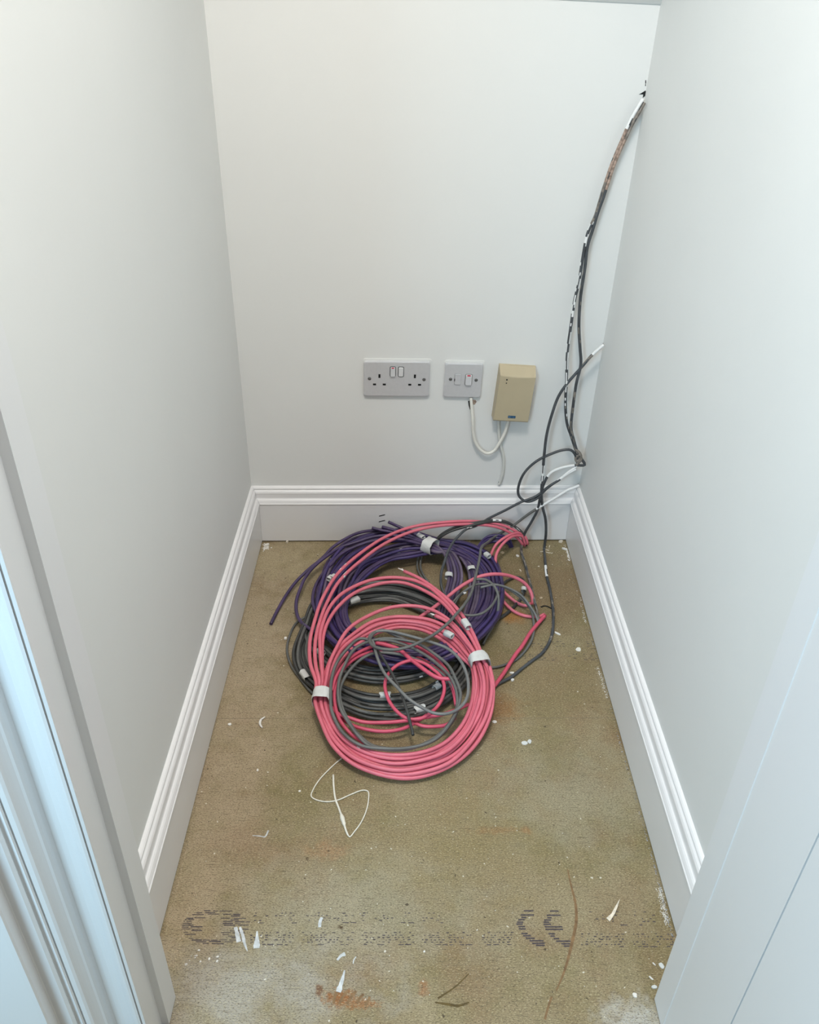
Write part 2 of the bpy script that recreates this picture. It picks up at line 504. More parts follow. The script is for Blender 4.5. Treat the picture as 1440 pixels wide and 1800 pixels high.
# stamped C and E
bm = bmesh.new()
k = 1 / 4.5
for x0, x1, y in [(185, 260, 95), (160, 265, 128), (165, 205, 148), (140, 190, 165), (130, 180, 185), (125, 175, 200), (140, 195, 220), (145, 200, 238), (165, 215, 275),
                  (180, 240, 292), (200, 270, 312), (230, 340, 332), (250, 350, 352), (280, 350, 368)]:
    dash(bm, 880 + x0 * k, 880 + x1 * k, 1580 + y * k, 0.0011)
child_mark('stamped_letter', bm, M['ink'], floor, 'large dashed letter C stamped on the board')
bm = bmesh.new()
for x0, x1, y in [(390, 460, 97), (365, 475, 130), (370, 405, 150), (345, 400, 168), (340, 385, 185), (340, 400, 202), (350, 490, 222), (355, 495, 242), (380, 430, 277),
                  (395, 430, 295), (420, 465, 315), (440, 555, 335), (480, 560, 356), (500, 555, 374)]:
    dash(bm, 880 + x0 * k, 880 + x1 * k, 1580 + y * k, 0.0011)
child_mark('stamped_letter', bm, M['ink'], floor, 'large dashed letter E stamped on the board')
# worn round emblem
bm = bmesh.new(); rng = random.Random(3)
for i in range(19):
    y = 1601 + i * 3.2
    u = (y - 1630) / 30.0
    if abs(u) > 1: continue
    half = 52 * math.sqrt(max(0, 1 - u * u))
    ih = 20 * math.sqrt(max(0, 1 - (u / .72) ** 2)) if abs(u) < .72 else 0
    x = 372 - half
    while x < 372 + half + (14 if i < 9 else 0):
        ln = rng.uniform(8, 22)
        if abs(x + ln / 2 - 366) > ih and rng.random() < 0.8:
            dash(bm, x, x + ln, y + rng.uniform(-.6, .6), rng.uniform(0.0004, 0.0009))
        x += ln + rng.uniform(1, 7)
child_mark('stamped_emblem', bm, M['ink'], floor, 'worn round emblem of ink dashes stamped on the board')


def dotrow(x0, x1, ys, dens, seed, skip=()):
    bm = bmesh.new(); rng = random.Random(seed)
    for ri, y in enumerate(ys):
        x = x0
        base = ri == len(ys) - 1
        while x < x1:
            cell = int((x - x0) / 15)
            ln = rng.uniform(5, 13) if base else rng.uniform(1.8, 5.5)
            if rng.random() < dens and cell % 7 != 5 and not any(a < x < b for a, b in skip):
                dash(bm, x, x + ln, y + rng.uniform(-.4, .4), rng.uniform(0.00045, 0.0008))
            x += ln + rng.uniform(2, 6)
    return bm


child_mark('stamped_text', dotrow(440, 900, (1639.5, 1644, 1648, 1652, 1656, 1660.5), 0.62, 5, ((475, 482),)), M['ink'], floor, 'row of faded dotted print')
child_mark('stamped_text', dotrow(440, 775, (1605, 1609.5, 1614, 1618, 1622), 0.32, 6), M['ink'], floor, 'shorter row of faded dotted print')
child_mark('stamped_text', dotrow(1022, 1184, (1642, 1646.5, 1651, 1655.5, 1660, 1664), 0.62, 9), M['ink'], floor, 'row of faded dotted print beside the letters')
child_mark('stamped_text', dotrow(1020, 1150, (1603, 1609, 1615, 1620, 1626), 0.32, 10), M['ink'], floor, 'faint dotted print beside the letters')
child_mark('stamped_text', dotrow(935, 1042, (1128, 1132, 1136, 1140), 0.5, 11), M['ink'], floor, 'faint dotted print beside the right skirting')
child_mark('stamped_text', dotrow(905, 1050, (1150, 1153.5, 1157, 1160), 0.45, 12), M['ink'], floor, 'faint dotted print beside the right skirting')


def smear(name, pts, w, material, parent=floor, label=None, seed=0, z=0.0001, t=0.0006):
    """paint drip or streak: widths vary along a line of pixel spots"""
    bm = bmesh.new(); P = catmull([on_z(*p) for p in pts], False, 0.002); n = len(P)
    L_, R_ = [], []
    for i, p in enumerate(P):
        tn = (P[min(i + 1, n - 1)] - P[max(i - 1, 0)]).normalized(); nn = Vector((-tn.y, tn.x, 0))
        f = i / (n - 1); ww = w(f) * (1 + 0.35 * noise.noise(Vector((i * .4, seed, 0))))
        L_.append(p + nn * ww); R_.append(p - nn * ww)
    ring = L_ + R_[::-1]
    base = [bm.verts.new(v + Vector((0, 0, z))) for v in ring]
    top = [bm.verts.new(v * 1.0 + Vector((0, 0, z + t))) for v in ring]
    k = len(ring)
    for i in range(k): bm.faces.new((base[i], base[(i + 1) % k], top[(i + 1) % k], top[i]))
    for i in range(n - 1):
        bm.faces.new((top[i], top[k - 1 - i], top[k - 2 - i], top[i + 1]))
    bmesh.ops.recalc_face_normals(bm, faces=bm.faces)
    return child_mark(name, bm, material, parent, label)


smear('paint_drip', [(414, 1630), (417, 1642), (420, 1656)], lambda f: .0022 + .0012 * f, M['drip'], label='white paint drip', seed=1)
smear('paint_drip', [(422, 1630), (427, 1645), (430, 1658), (435, 1672)], lambda f: .0016 + .0012 * math.sin(f * 3) - .0012 * f, M['drip'], label='white paint drip', seed=2)
smear('paint_drip', [(452, 1637), (452, 1650), (451, 1667)], lambda f: .0008 + .0042 * f, M['drip'], label='white paint drip', seed=3)
smear('paint_drip', [(606, 1706), (602, 1722), (595, 1744)], lambda f: .001 + .0028 * f, M['drip'], label='white paint drip', seed=4)
smear('paint_drip', [(607, 1677), (600, 1680), (593, 1688)], lambda f: .0025 - .001 * f, M['drip'], label='thin white paint smear', seed=5)
smear('paint_drip', [(566, 1613), (563, 1620), (562, 1630)], lambda f: .0022, M['drip'], label='thin white paint smear', seed=6)
smear('paint_drip', [(626, 1682), (622, 1688), (621, 1694)], lambda f: .0007, M['drip'], label='thin white paint smear', seed=7)
smear('paint_drip', [(444, 1469), (457, 1470), (466, 1471), (472, 1460)], lambda f: .0006 + .0008 * f, M['drip'], label='thin white paint streak', seed=8)
M['scr'] = mat('brown_score', (0.20, 0.115, 0.05), 0.7, var=0.3, vscale=120)
M['scr2'] = mat('dark_olive_score', (0.10, 0.065, 0.015), 0.7, var=0.4, vscale=120)
smear('score_mark', [(998, 1528), (1003, 1552), (1012, 1590), (1013, 1620), (1005, 1660), (993, 1705), (978, 1742)], lambda f: .0008 + .0014 * math.sin(f * 3.1), M['scr'], label='long curved brown mark on the board', seed=9, t=.0001)
smear('score_mark', [(970, 1752), (964, 1770), (958, 1792)], lambda f: .0015, M['scr'], label='brown mark on the board', seed=10, t=.0001)
smear('score_mark', [(824, 1712), (800, 1735), (770, 1755)], lambda f: .0007 + .0006 * f, M['scr2'], label='dark olive mark', seed=11, t=.0001)
smear('score_mark', [(765, 1762), (790, 1766), (806, 1768), (825, 1762)], lambda f: .0008 + .001 * math.sin(f * 3), M['scr2'], label='dark olive mark', seed=12, t=.0001)
for i, (a, b, c) in enumerate([((586, 1764), (590, 1748), (594, 1742)), ((596, 1766), (604, 1750), (612, 1742)), ((610, 1765), (618, 1752), (626, 1742)), ((628, 1764), (634, 1752), (640, 1748)), ((642, 1768), (648, 1758), (650, 1752))]):
    smear('score_mark', [a, b, c], lambda f: .0018, M['scr'], label='rusty brown scrape', seed=20 + i, t=.0001)
# joint between two boards
M['joint'] = mat('board_joint', (0.20, 0.16, 0.105), 0.9)
bm = bmesh.new(); a = on_z(382, 1263); b = on_z(1092, 1262)
sheet(bm, [(XL + .018, a.y - .0005, 0.00003), (XR - .018, b.y - .0005, 0.00003), (XR - .018, b.y + .0005, 0.00003), (XL + .018, a.y + .0005, 0.00003)], (0, 0, 1), 0.0001)
child_mark('board_joint', bm, M['joint'], floor)
# crumbly paint and dust against the right skirting and in the left corner
def crumbs(name, pts, spread, n, material, seed, label, size=0.0016):
    bm = bmesh.new(); rng = random.Random(seed)
    for _ in range(n):
        f = rng.random() * (len(pts) - 1); i = int(f); u = f - i
        px = pts[i][0] * (1 - u) + pts[i + 1][0] * u; py = pts[i][1] * (1 - u) + pts[i + 1][1] * u
        p = on_z(px, py) + Vector((rng.gauss(0, 1) * spread, rng.gauss(0, 1) * spread, 0.0))
        if p.x > XR - 0.0185: p.x = 2 * (XR - 0.0185) - p.x
        if p.x < XL + 0.0185: p.x = 2 * (XL + 0.0185) - p.x
        if p.y > yb(p.x) - .019: p.y = 2 * (yb(p.x) - .019) - p.y
        s = size * rng.uniform(.5, 1.6); a0 = rng.random() * 6
        vs = [bm.verts.new((p.x + math.cos(a0 + q * 1.57) * s * rng.uniform(.5, 1), p.y + math.sin(a0 + q * 1.57) * s * rng.uniform(.5, 1), 0.0001)) for q in range(4)]
        tp = bm.verts.new((p.x, p.y, s * .8))
        bm.faces.new(vs[::-1])
        for q in range(4): bm.faces.new((vs[q], vs[(q + 1) % 4], tp))
    o = child_mark(name, bm, material, floor, label); o['kind'] = 'stuff'
    return o


crumbs('paint_crumbs', [(1160, 1562), (1166, 1595), (1174, 1625)], .0026, 330, M['flake'], 31, 'white paint crumbs against right skirting', .0007)
crumbs('paint_crumbs', [(1050, 1172), (1058, 1195), (1067, 1228)], .0018, 150, M['flake'], 32, 'white paint crumbs against right skirting', .0008)
crumbs('paint_crumbs', [(1021, 1050), (1026, 1080), (1030, 1095)], .0016, 80, M['flake'], 33, 'white paint crumbs against right skirting', .0008)
crumbs('plaster_crumbs', [(464, 958), (470, 962), (462, 966)], .0035, 60, M['flake'], 34, 'plaster crumbs in left corner', .0022)
crumbs('plaster_crumbs', [(998, 958), (1001, 975), (1005, 985)], .002, 50, M['flake'], 35, 'plaster crumbs in right corner', .002)
crumbs('dust_crumbs', [(452, 980), (410, 1150), (340, 1440), (292, 1640)], .0012, 300, M['chip'], 36, 'brown crumbs along left skirting', .0010)
crumbs('dust_crumbs', [(1010, 985), (1085, 1290), (1150, 1520), (1182, 1645)], .0008, 300, M['gap'], 37, 'grey crumbs along right skirting', .0011)
crumbs('board_crumbs', [(300, 1700), (320, 1640), (345, 1560)], .004, 40, M['chip'], 38, 'crumbs at the foot of the left door lining', .0016)
crumbs('white_specks', [(480, 1000), (900, 1000), (1000, 1100), (500, 1500), (700, 1450), (1000, 1500), (800, 1700), (400, 1700)], .09, 90, M['flake'], 39, 'scattered white specks on the board', .0009)
crumbs('white_specks', [(350, 1650), (330, 1690), (355, 1680)], .008, 7, M['flake'], 40, 'white specks near left door lining', .0018)

# holes in the wall corner and two dark nicks on the skirting
def wall_mark(name, pts, material, parent, label=None, off=0.0003):
    bm = bmesh.new()
    sheet(bm, [on_back(px, py, off) for px, py in pts], (0, -1, 0), 0.0003)
    bmesh.ops.recalc_face_normals(bm, faces=bm.faces)
    return child_mark(name, bm, material, parent, label)


wall_mark('hole', [(1135, 159), (1136, 163), (1134, 169), (1130, 172), (1131, 166), (1127, 166), (1123, 166), (1127, 164)], M['black'], wall_back, 'torn dark hole')
wall_mark('crack', [(1134.5, 141), (1136, 141), (1136, 147), (1134.5, 147)], M['black'], wall_back)
wall_mark('crack', [(1134.5, 148), (1135.8, 148), (1135.6, 151), (1134.2, 151)], M['black'], wall_back)
wall_mark('hole', [(1060, 603), (1062, 604), (1062, 608), (1060, 612), (1059, 607)], M['black'], wall_back)
wall_mark('hole', [(1016, 850), (1020, 852), (1020, 854), (1017, 853)], M['black'], wall_back)
wall_mark('hole', [(876, 847), (878.5, 846.5), (879, 849), (877, 850)], M['black'], wall_back, 'small round hole')
wall_mark('hole', [(823, 705), (826, 704), (827, 712), (828, 719), (826, 720), (824, 713)], M['black'], wall_back, 'chipped gap under the fused switch')
wall_mark('hole', [(831, 703), (836, 703), (838, 706), (835, 711), (832, 711)], M['brown'], wall_back, 'chipped plaster under the fused switch')
wall_mark('nick', [(666.5, 906.5), (677, 904), (677, 905.3), (666.5, 908)], M['black'], sk_back, off=0.0183)
wall_mark('nick', [(666, 916.5), (677, 914), (677, 915.2), (666, 917.8)], M['black'], sk_back, off=0.0183)


# ------------------------------------------------------------------ wall plates
def plate_obj(name, px, py, wdt, hgt, rot, label, cat):
    p = on_back(px, py)
    o = empty(name, p, label, cat)
    # local frame: x along the wall, y out of the room (so -y comes forward), z up
    o.rotation_euler = (0, rot, math.atan(0.0355))
    return o


def rbox(w, h, d, r=0.004, bev=0.0012, cx=0, cz=0, y0=0.0, seg=4):
    """rounded slab: w wide, h high, front at y0-d"""
    bm = bmesh.new()
    out = []
    for (sx_, sz_, a0) in ((1, 1, 0), (-1, 1, 90), (-1, -1, 180), (1, -1, 270)):
        for i in range(seg + 1):
            a = math.radians(a0 + 90 * i / seg)
            out.append((cx + sx_ * (w / 2 - r) + r * math.cos(a), cz + sz_ * (h / 2 - r) + r * math.sin(a)))
    def ring(sc, y):
        rr = []
        for x, z in out:
            dx, dz = x - cx, z - cz
            rr.append(bm.verts.new((cx + dx * (1 - 2 * sc / w), y, cz + dz * (1 - 2 * sc / h))))
        return rr
    R_ = [ring(0, y0), ring(0, y0 - d + bev), ring(bev * .3, y0 - d + bev * .3), ring(bev, y0 - d)]
    n = len(out)
    for a, b in zip(R_, R_[1:]):
        for i in range(n): bm.faces.new((a[i], a[(i + 1) % n], b[(i + 1) % n], b[i]))
    bm.faces.new(R_[-1]); bm.faces.new(R_[0][::-1])
    bmesh.ops.recalc_face_normals(bm, faces=bm.faces)
    return bm


def screw(parent, x, z, y, a):
    bm = bmesh.new(); n = 14
    lo = [bm.verts.new((x + .0028 * math.cos(i * 2 * math.pi / n), y, z + .0028 * math.sin(i * 2 * math.pi / n))) for i in range(n)]
    hi = [bm.verts.new((x + .0024 * math.cos(i * 2 * math.pi / n), y - .0008, z + .0024 * math.sin(i * 2 * math.pi / n))) for i in range(n)]
    for i in range(n): bm.faces.new((lo[i], lo[(i + 1) % n], hi[(i + 1) % n], hi[i]))
    bm.faces.new(hi); bm.faces.new(lo[::-1]); bmesh.ops.recalc_face_normals(bm, faces=bm.faces)
    s = link('screw', bm, M['screw'], parent)
    bm = bmesh.new(); box(bm, (-.0021, -.0003, -.0004), (.0021, .0, .0004))
    bmesh.ops.rotate(bm, verts=bm.verts, cent=(0, 0, 0), matrix=Matrix.Rotation(a, 3, 'Y'))
    bmesh.ops.translate(bm, verts=bm.verts, vec=(x, y - .0008, z)); link('slot', bm, M['black'], s)
    bm = bmesh.new()                                   # dark recess around the head
    for i in range(n):
        a0, a1 = i * 2 * math.pi / n, (i + 1) * 2 * math.pi / n
        bm.faces.new([bm.verts.new((x + rr * math.cos(q), y - .0001, z + rr * math.sin(q))) for rr, q in ((.0028, a0), (.0037, a0), (.0037, a1), (.0028, a1))])
    link('recess', bm, M['insert'], s)


def rocker(parent, x, z, y, w, h, on, ins):
    f = link('rocker_surround', rbox(w + .0026, h + .0026, .0006, .0032, .0002, x, z, y), ins, parent)
    bm = rbox(w, h, .0028, .0022, .0008, x, z, y - .0003)
    for v in bm.verts:
        if v.co.y < y - .001: v.co.y += (.0011 if (v.co.z - z) > 0 else -.0011) * abs(v.co.z - z) / (h / 2) * (1 if on else -1)
    r = link('rocker', bm, M['greyplastic'] if on else M['whiteplastic'], parent)
    if on:
        link('rocker_top', rbox(w * .92, h * .20, .0010, .0008, .0002, x, z + h * .38, y - .0018), M['whiteplastic'], r)
        link('red_strip', rbox(w * .55, h * .12, .0004, .0004, .0001, x, z + h * .43, y - .0028), M['red'], r)


def sc(bw, px, py, cx, cy, wpx):   # pixels on the plate -> metres
    return (px - cx) * bw / wpx, -(py - cy) * bw / wpx


# double socket
ds = plate_obj('double_socket', 697.5, 664.5, .146, .086, math.radians(0.3), 'brushed steel double plug socket with two rockers, leftmost wall fitting', 'socket')
link('back_plate', rbox(.150, .089, .0012, .005, .0004, 0.0012, 0.0015, -.0001), M['wall'], ds)
link('face_plate', rbox(.146, .083, .0062, .005, .0022, 0, 0, -.0012), M['plate'], ds)
yf = -.0075
for ox in (-.0383, .0398):
    for (dx, dz, ww, hh) in ((0, .0085, .0045, .0085), (-.0108, -.0115, .0068, .0042), (.0108, -.0115, .0068, .0042)):
        link('pin_hole', rbox(ww, hh, .0004, .0004, .0001, ox + dx, dz - .0008, yf), M['black'], ds)
rocker(ds, -.0090, .0185, yf, .0106, .0215, True, M['insert']); rocker(ds, .0088, .0182, yf, .0106, .0215, False, M['insert'])
screw(ds, -.0602, .001, yf, .7); screw(ds, .0602, 0, yf, 1.3)

# fused spur
fs = plate_obj('fused_switch', 814, 667, .086, .086, math.radians(0.9), 'square brushed steel fused switch plate between double socket and beige box', 'switch')
link('back_plate', rbox(.0885, .089, .0012, .005, .0004, 0.0008, 0.0008, -.0001), M['wall'], fs)
link('face_plate', rbox(.0845, .0815, .0062, .005, .0022, 0, 0, -.0012), M['plate'], fs)
link('fuse_holder_surround', rbox(.0148, .0262, .0005, .0030, .0002, -.0125, .0035, yf), M['screw'], fs)
link('fuse_holder', rbox(.0138, .0252, .0020, .0026, .0006, -.0125, .0035, yf), M['plate'], fs)
link('fuse_notch', rbox(.0016, .0062, .0008, .0004, .0001, -.0196, .0025, yf - .0018), M['black'], fs)
rocker(fs, .0115, .0030, yf, .0138, .0245, True, M['screw'])
screw(fs, -.0285, .003, yf, .3); screw(fs, .0285, .002, yf, -.3)

# beige box
bb = plate_obj('beige_box', 902, 687, .08, .13, math.radians(3.3), 'beige plastic wall box with sloping top and small blue badge, hung by two white cords', 'wall box')
W2, H2 = .0405, .0635
bm = bmesh.new(); n = 12
rows = []
for i in range(n + 1):
    u = i / n; x = -W2 + 2 * W2 * u; dip = -.0025 * math.sin(u * math.pi)
    rows.append([(x, 0, -H2), (x * .985, -.026, -H2), (x * .97, -.0285, -H2 + .003), (x * .97, -.030, H2 - .0165 + dip), (x * .975, -.0290, H2 - .0145 + dip), (x * .985, -.012, H2 - .0035), (x * .99, -.008, H2 - .0005), (x, 0, H2)])
vr = [[bm.verts.new(p) for p in r] for r in rows]
for a, b in zip(vr, vr[1:]):
    for i in range(len(a)):
        bm.faces.new((a[i], a[(i + 1) % len(a)], b[(i + 1) % len(a)], b[i]))
bm.faces.new(vr[0]); bm.faces.new(vr[-1][::-1]); bmesh.ops.recalc_face_normals(bm, faces=bm.faces)
link('cover', bm, M['beige'], bb)
link('indicator_hole', rbox(.0036, .0036, .0003, .0017, .0001, -.0235, .0385, -.0298), M['black'], bb)
link('indicator_hole', rbox(.0028, .0028, .0003, .0013, .0001, -.0235, .0305, -.0298), M['black'], bb)
bd = link('badge', rbox(.0172, .0060, .0005, .0008, .0002, .0005, -.0510, -.0287), M['blue'], bb)
bm = bmesh.new()
for (x0, x1, z0, z1) in ((-.0070, -.0066, -.0525, -.0495), (-.0066, -.0050, -.0515, -.0505), (-.0050, -.0046, -.0525, -.0495), (-.0034, -.0030, -.0525, -.0495), (-.0030, -.0016, -.0499, -.0495), (-.0030, -.0016, -.0525, -.0521),
                         (.0000, .0022, -.0512, -.0508), (.0040, .0044, -.0525, -.0495), (.0052, .0070, -.0512, -.0508), (.0052, .0070, -.0525, -.0521)):
    box(bm, (x0, -.0294, z0), (x1, -.0291, z1))
link('badge_lettering', bm, M['badgelight'], bd)


def bpts(lst, off=0.012):
    return [on_back(p[0], p[1], p[2] if len(p) > 2 else off) for p in lst]


cord1 = link('white_cord', tube_bm(bpts([(828, 699, .003), (829, 712, .006), (831, 735), (832, 760), (836, 778), (846, 792), (857, 797), (868, 793), (878, 779), (887, 762), (892, 745, .012), (894, 736, .012)]), .0036, sides=10, step=.004),
             M['cord'])
tag(cord1, 'white cord looping from the fused switch to the beige box', 'cord')
cord2 = link('white_cord', tube_bm(bpts([(876, 737, .008), (877, 757, .007), (878, 774, .006), (882, 790, .006), (885, 805, .006), (885, 825, .006), (882, 840, .006), (879, 849, .004), (877, 852, .004)]), .0032, sides=10, step=.004),
             M['cordgrey'])
tag(cord2, 'white painted cord hanging straight from beige box to hole above skirting', 'cord')

# ------------------------------------------------------------------ cable coils
def coil(name, px, py, label):
    return empty(name, on_z(px, py, 0.0), label, 'cable coil')


def strand(name, parent, pts, r, material, closed=False, seed=0, speckle=0.0, paints=(), sides=8, wob=0.0015, rfun=None, label=None):
    o = link(name, tube_bm(pts, r, closed, sides=sides, seed=seed, speckle=speckle, paints=paints, wob=wob, rfun=rfun), [material, M['paint'], M['brown'], M['dust']])
    if parent: adopt(o, parent)
    if label: o['label'] = label
    return o


def zl(py, table):
    for (a, za), (b, zb) in zip(table, table[1:]):
        if py <= b: return za + (zb - za) * max(0, (py - a)) / (b - a)
    return table[-1][1]


def bundle(parent, outer, inner, n, r, mats, ztab, nl, lift, seed, speckle=0.0, wander=0.5):
    """n turns between an outer and an inner outline, stacked nl deep"""
    rng = random.Random(seed)
    for kx in range(n):
        t0 = (kx + 0.5) / n
        lay = rng.randrange(nl) if nl > 1 else 0
        ph = rng.random() * 50
        pts = []
        for i, (o_, i_) in enumerate(zip(outer, inner)):
            t = t0 + wander / n * 2.2 * noise.noise(Vector((i * 0.55, ph, 0)))
            t = min(1.0, max(0.0, t))
            lz = lay + 0.9 * noise.noise(Vector((i * 0.4, ph + 9, 3)))
            px = o_[0] * (1 - t) + i_[0] * t; py = o_[1] * (1 - t) + i_[1] * t
            z = max(r, zl(py, ztab) + lift * max(0, lz))
            pts.append(G(px, py, z))
        strand('cable_loop', parent, pts, r, mats[kx % len(mats)], closed=True, seed=seed * 10 + kx, speckle=speckle, wob=0.002)


def sleeve(name, parent, px, py, z, ang, length, a, b, material, label=None, seed=0, G_=G, rag=0.1):
    """tape wrapped round a bundle: direction ang (degrees in the floor plane), half width a, half height b"""
    c = G_(px, py, z); d = Vector((math.cos(math.radians(ang)), math.sin(math.radians(ang)), 0)); s = Vector((-d.y, d.x, 0)); up = Vector((0, 0, 1))
    bm = bmesh.new(); rings = []; n = 20; mm = 6
    for j in range(mm + 1):
        f = j / mm - .5
        ring = []
        for i in range(n):
            th = i * 2 * math.pi / n
            nz_ = 1 + rag * noise.noise(Vector((math.cos(th) * 2 + seed, math.sin(th) * 2, f * 4)))
            cc, ss = math.cos(th), math.sin(th)
            cc = math.copysign(abs(cc) ** .7, cc); ss = math.copysign(abs(ss) ** .7, ss)
            off = f * length * (1 + .25 * noise.noise(Vector((th, seed, 1))))
            ring.append(bm.verts.new(c + d * off + s * cc * a * nz_ + up * ss * b * nz_))
        rings.append(ring)
    for A, B in zip(rings, rings[1:]):
        for i in range(n): bm.faces.new((A[i], A[(i + 1) % n], B[(i + 1) % n], B[i]))
    for f in bm.faces: f.smooth = True
    o = link(name, bm, material)
    if parent: adopt(o, parent)
    if label: o['label'] = label
    return o


def dirpx(a, b, z=0.03):
    p, q = G(a[0], a[1], z), G(b[0], b[1], z)
    return math.degrees(math.atan2(q.y - p.y, q.x - p.x))


# ---- dark grey coil, lowest of the pile
gc = coil('grey_cable_coil', 675, 1150, 'dark grey cable coil flat on the floor beneath purple and pink coils')
ZG = [(1000, .014), (1150, .010), (1270, .008)]
bundle(gc, [(516, 1145), (532, 1100), (548, 1058), (585, 1030), (635, 1020), (690, 1018), (745, 1030), (795, 1055), (830, 1095), (842, 1140), (830, 1190), (795, 1228), (750, 1254), (700, 1266), (640, 1264), (590, 1240), (545, 1205), (522, 1178)],
       [(545, 1140), (556, 1105), (572, 1075), (605, 1055), (645, 1045), (690, 1042), (740, 1056), (780, 1080), (805, 1110), (812, 1140), (800, 1172), (775, 1195), (740, 1212), (700, 1220), (650, 1218), (605, 1206), (572, 1186), (550, 1165)],
       11, .0035, [M['greydark'], M['greydark'], M['grey']], ZG, 2, .008, 41, .0006)
bundle(gc, [(530, 1115), (550, 1070), (590, 1045), (640, 1036), (690, 1034), (745, 1050), (790, 1080), (810, 1115), (800, 1150), (770, 1178), (720, 1196), (660, 1200), (610, 1192), (570, 1170), (545, 1145)],
       [(560, 1105), (580, 1080), (610, 1068), (650, 1060), (690, 1058), (735, 1075), (770, 1095), (785, 1120), (775, 1145), (745, 1160), (700, 1170), (650, 1172), (615, 1162), (590, 1145), (570, 1128)],
       7, .0035, [M['greydark'], M['grey']], ZG, 2, .008, 42, .0006)
strand('loose_loop', gc, [G(*p) for p in [(575, 1060, .02), (548, 1078, .015), (522, 1094, .008), (509, 1118, .005), (505, 1142, .005), (512, 1170, .005), (530, 1195, .005), (548, 1217, .006), (575, 1235, .006)]], .0026, M['grey'], seed=3)
sleeve('tape_label', gc, 536, 1187, .018, dirpx((525, 1175), (545, 1202)), .024, .0065, .006, M['label'], 'white tape flag', 1)
sleeve('tape_label', gc, 564, 1146, .026, dirpx((556, 1138), (574, 1155)), .016, .0068, .006, M['label'], 'grey tape flag', 2)
sleeve('tape_label', gc, 623, 1055, .024, dirpx((612, 1058), (636, 1050)), .022, .0075, .006, M['label'], 'pale tape flag', 3)
sleeve('tape_label', gc, 677, 1222, .022, dirpx((665, 1222), (690, 1220)), .020, .0065, .006, M['label'], 'pale tape flag', 4)
sleeve('tape_label', gc, 738, 1246, .022, dirpx((726, 1249), (752, 1242)), .020, .0070, .006, M['label'], 'white tape flag', 5)
sleeve('tape_label', gc, 768, 1207, .020, dirpx((756, 1214), (778, 1200)), .014, .0060, .005, M['label'], 'pale tape flag', 6)

# ---- purple coil
pc = coil('purple_cable_coil', 720, 1050, 'purple cable coil bound with white tape, against the back skirting')
ZP = [(930, .020), (1000, .022), (1100, .030), (1180, .028)]
PM = [M['purple'], M['violet'], M['purple'], M['mauve'], M['violet']]
bundle(pc, [(768, 946), (715, 930), (660, 934), (610, 950), (575, 985), (558, 1030), (556, 1070), (566, 1110), (592, 1138), (635, 1158), (690, 1172), (750, 1172), (800, 1155), (845, 1122), (872, 1090), (886, 1050), (882, 1010), (862, 975), (825, 955)],
       [(764, 972), (720, 978), (680, 989), (648, 1008), (622, 1038), (608, 1062), (607, 1080), (618, 1100), (640, 1118), (670, 1132), (705, 1142), (750, 1142), (795, 1120), (828, 1095), (848, 1070), (856, 1045), (852, 1010), (832, 988), (800, 972)],
       17, .0038, PM, ZP, 3, .008, 51, .0006, wander=.8)
bundle(pc, [(770, 950), (720, 940), (665, 948), (620, 970), (590, 1005), (580, 1045), (586, 1085), (605, 1115), (650, 1140), (700, 1152), (755, 1150), (800, 1130), (835, 1105), (860, 1075), (868, 1040), (862, 1005), (835, 975), (800, 958)],
       [(766, 972), (722, 982), (685, 992), (655, 1010), (632, 1036), (616, 1062), (612, 1082), (622, 1102), (650, 1120), (700, 1136), (750, 1138), (790, 1118), (820, 1092), (838, 1066), (846, 1040), (842, 1012), (825, 990), (798, 975)],
       7, .0038, PM, [(900, .03), (1200, .04)], 2, .007, 52, .0006, wander=.8)
p_ends = [
    [(476, 1097, .004), (488, 1072, .006), (506, 1042, .012), (521, 1022, .018), (543, 1001, .028), (566, 982, .035), (585, 962, .04), (610, 946, .045), (634, 936), (660, 932, .05), (682, 931, .05), (715, 936, .05), (745, 948, .045), (768, 958, .04)],
    [(575, 1122, .03), (546, 1106, .026), (529, 1093, .022), (522, 1079, .022), (521, 1057, .025), (528, 1035, .03), (539, 1012, .03), (554, 994, .035), (578, 975, .04), (599, 962, .04), (627, 953, .045), (660, 943, .05), (700, 942, .05), (740, 952, .05), (768, 962, .045)],
    [(566, 1098, .03), (557, 1079, .03), (550, 1057, .03), (554, 1032, .03), (566, 1011, .03), (582, 992, .04), (602, 972, .04), (627, 960, .045), (660, 950, .05), (700, 948, .05), (745, 958, .05), (768, 966, .045)],
    [(683, 918, .07), (701, 926, .06), (720, 934, .055), (746, 948, .05), (766, 956, .045)],
    [(654, 928, .06), (670, 932, .055), (700, 937, .05), (735, 948, .05), (764, 960, .045)],
    [(672, 926, .06), (690, 931, .058), (716, 940, .055), (745, 952, .05), (766, 962, .045)],
]
for i, p in enumerate(p_ends):
    strand('cable_end', pc, [G(*q) for q in p], .0038, M['purple'], seed=60 + i, wob=.0008)
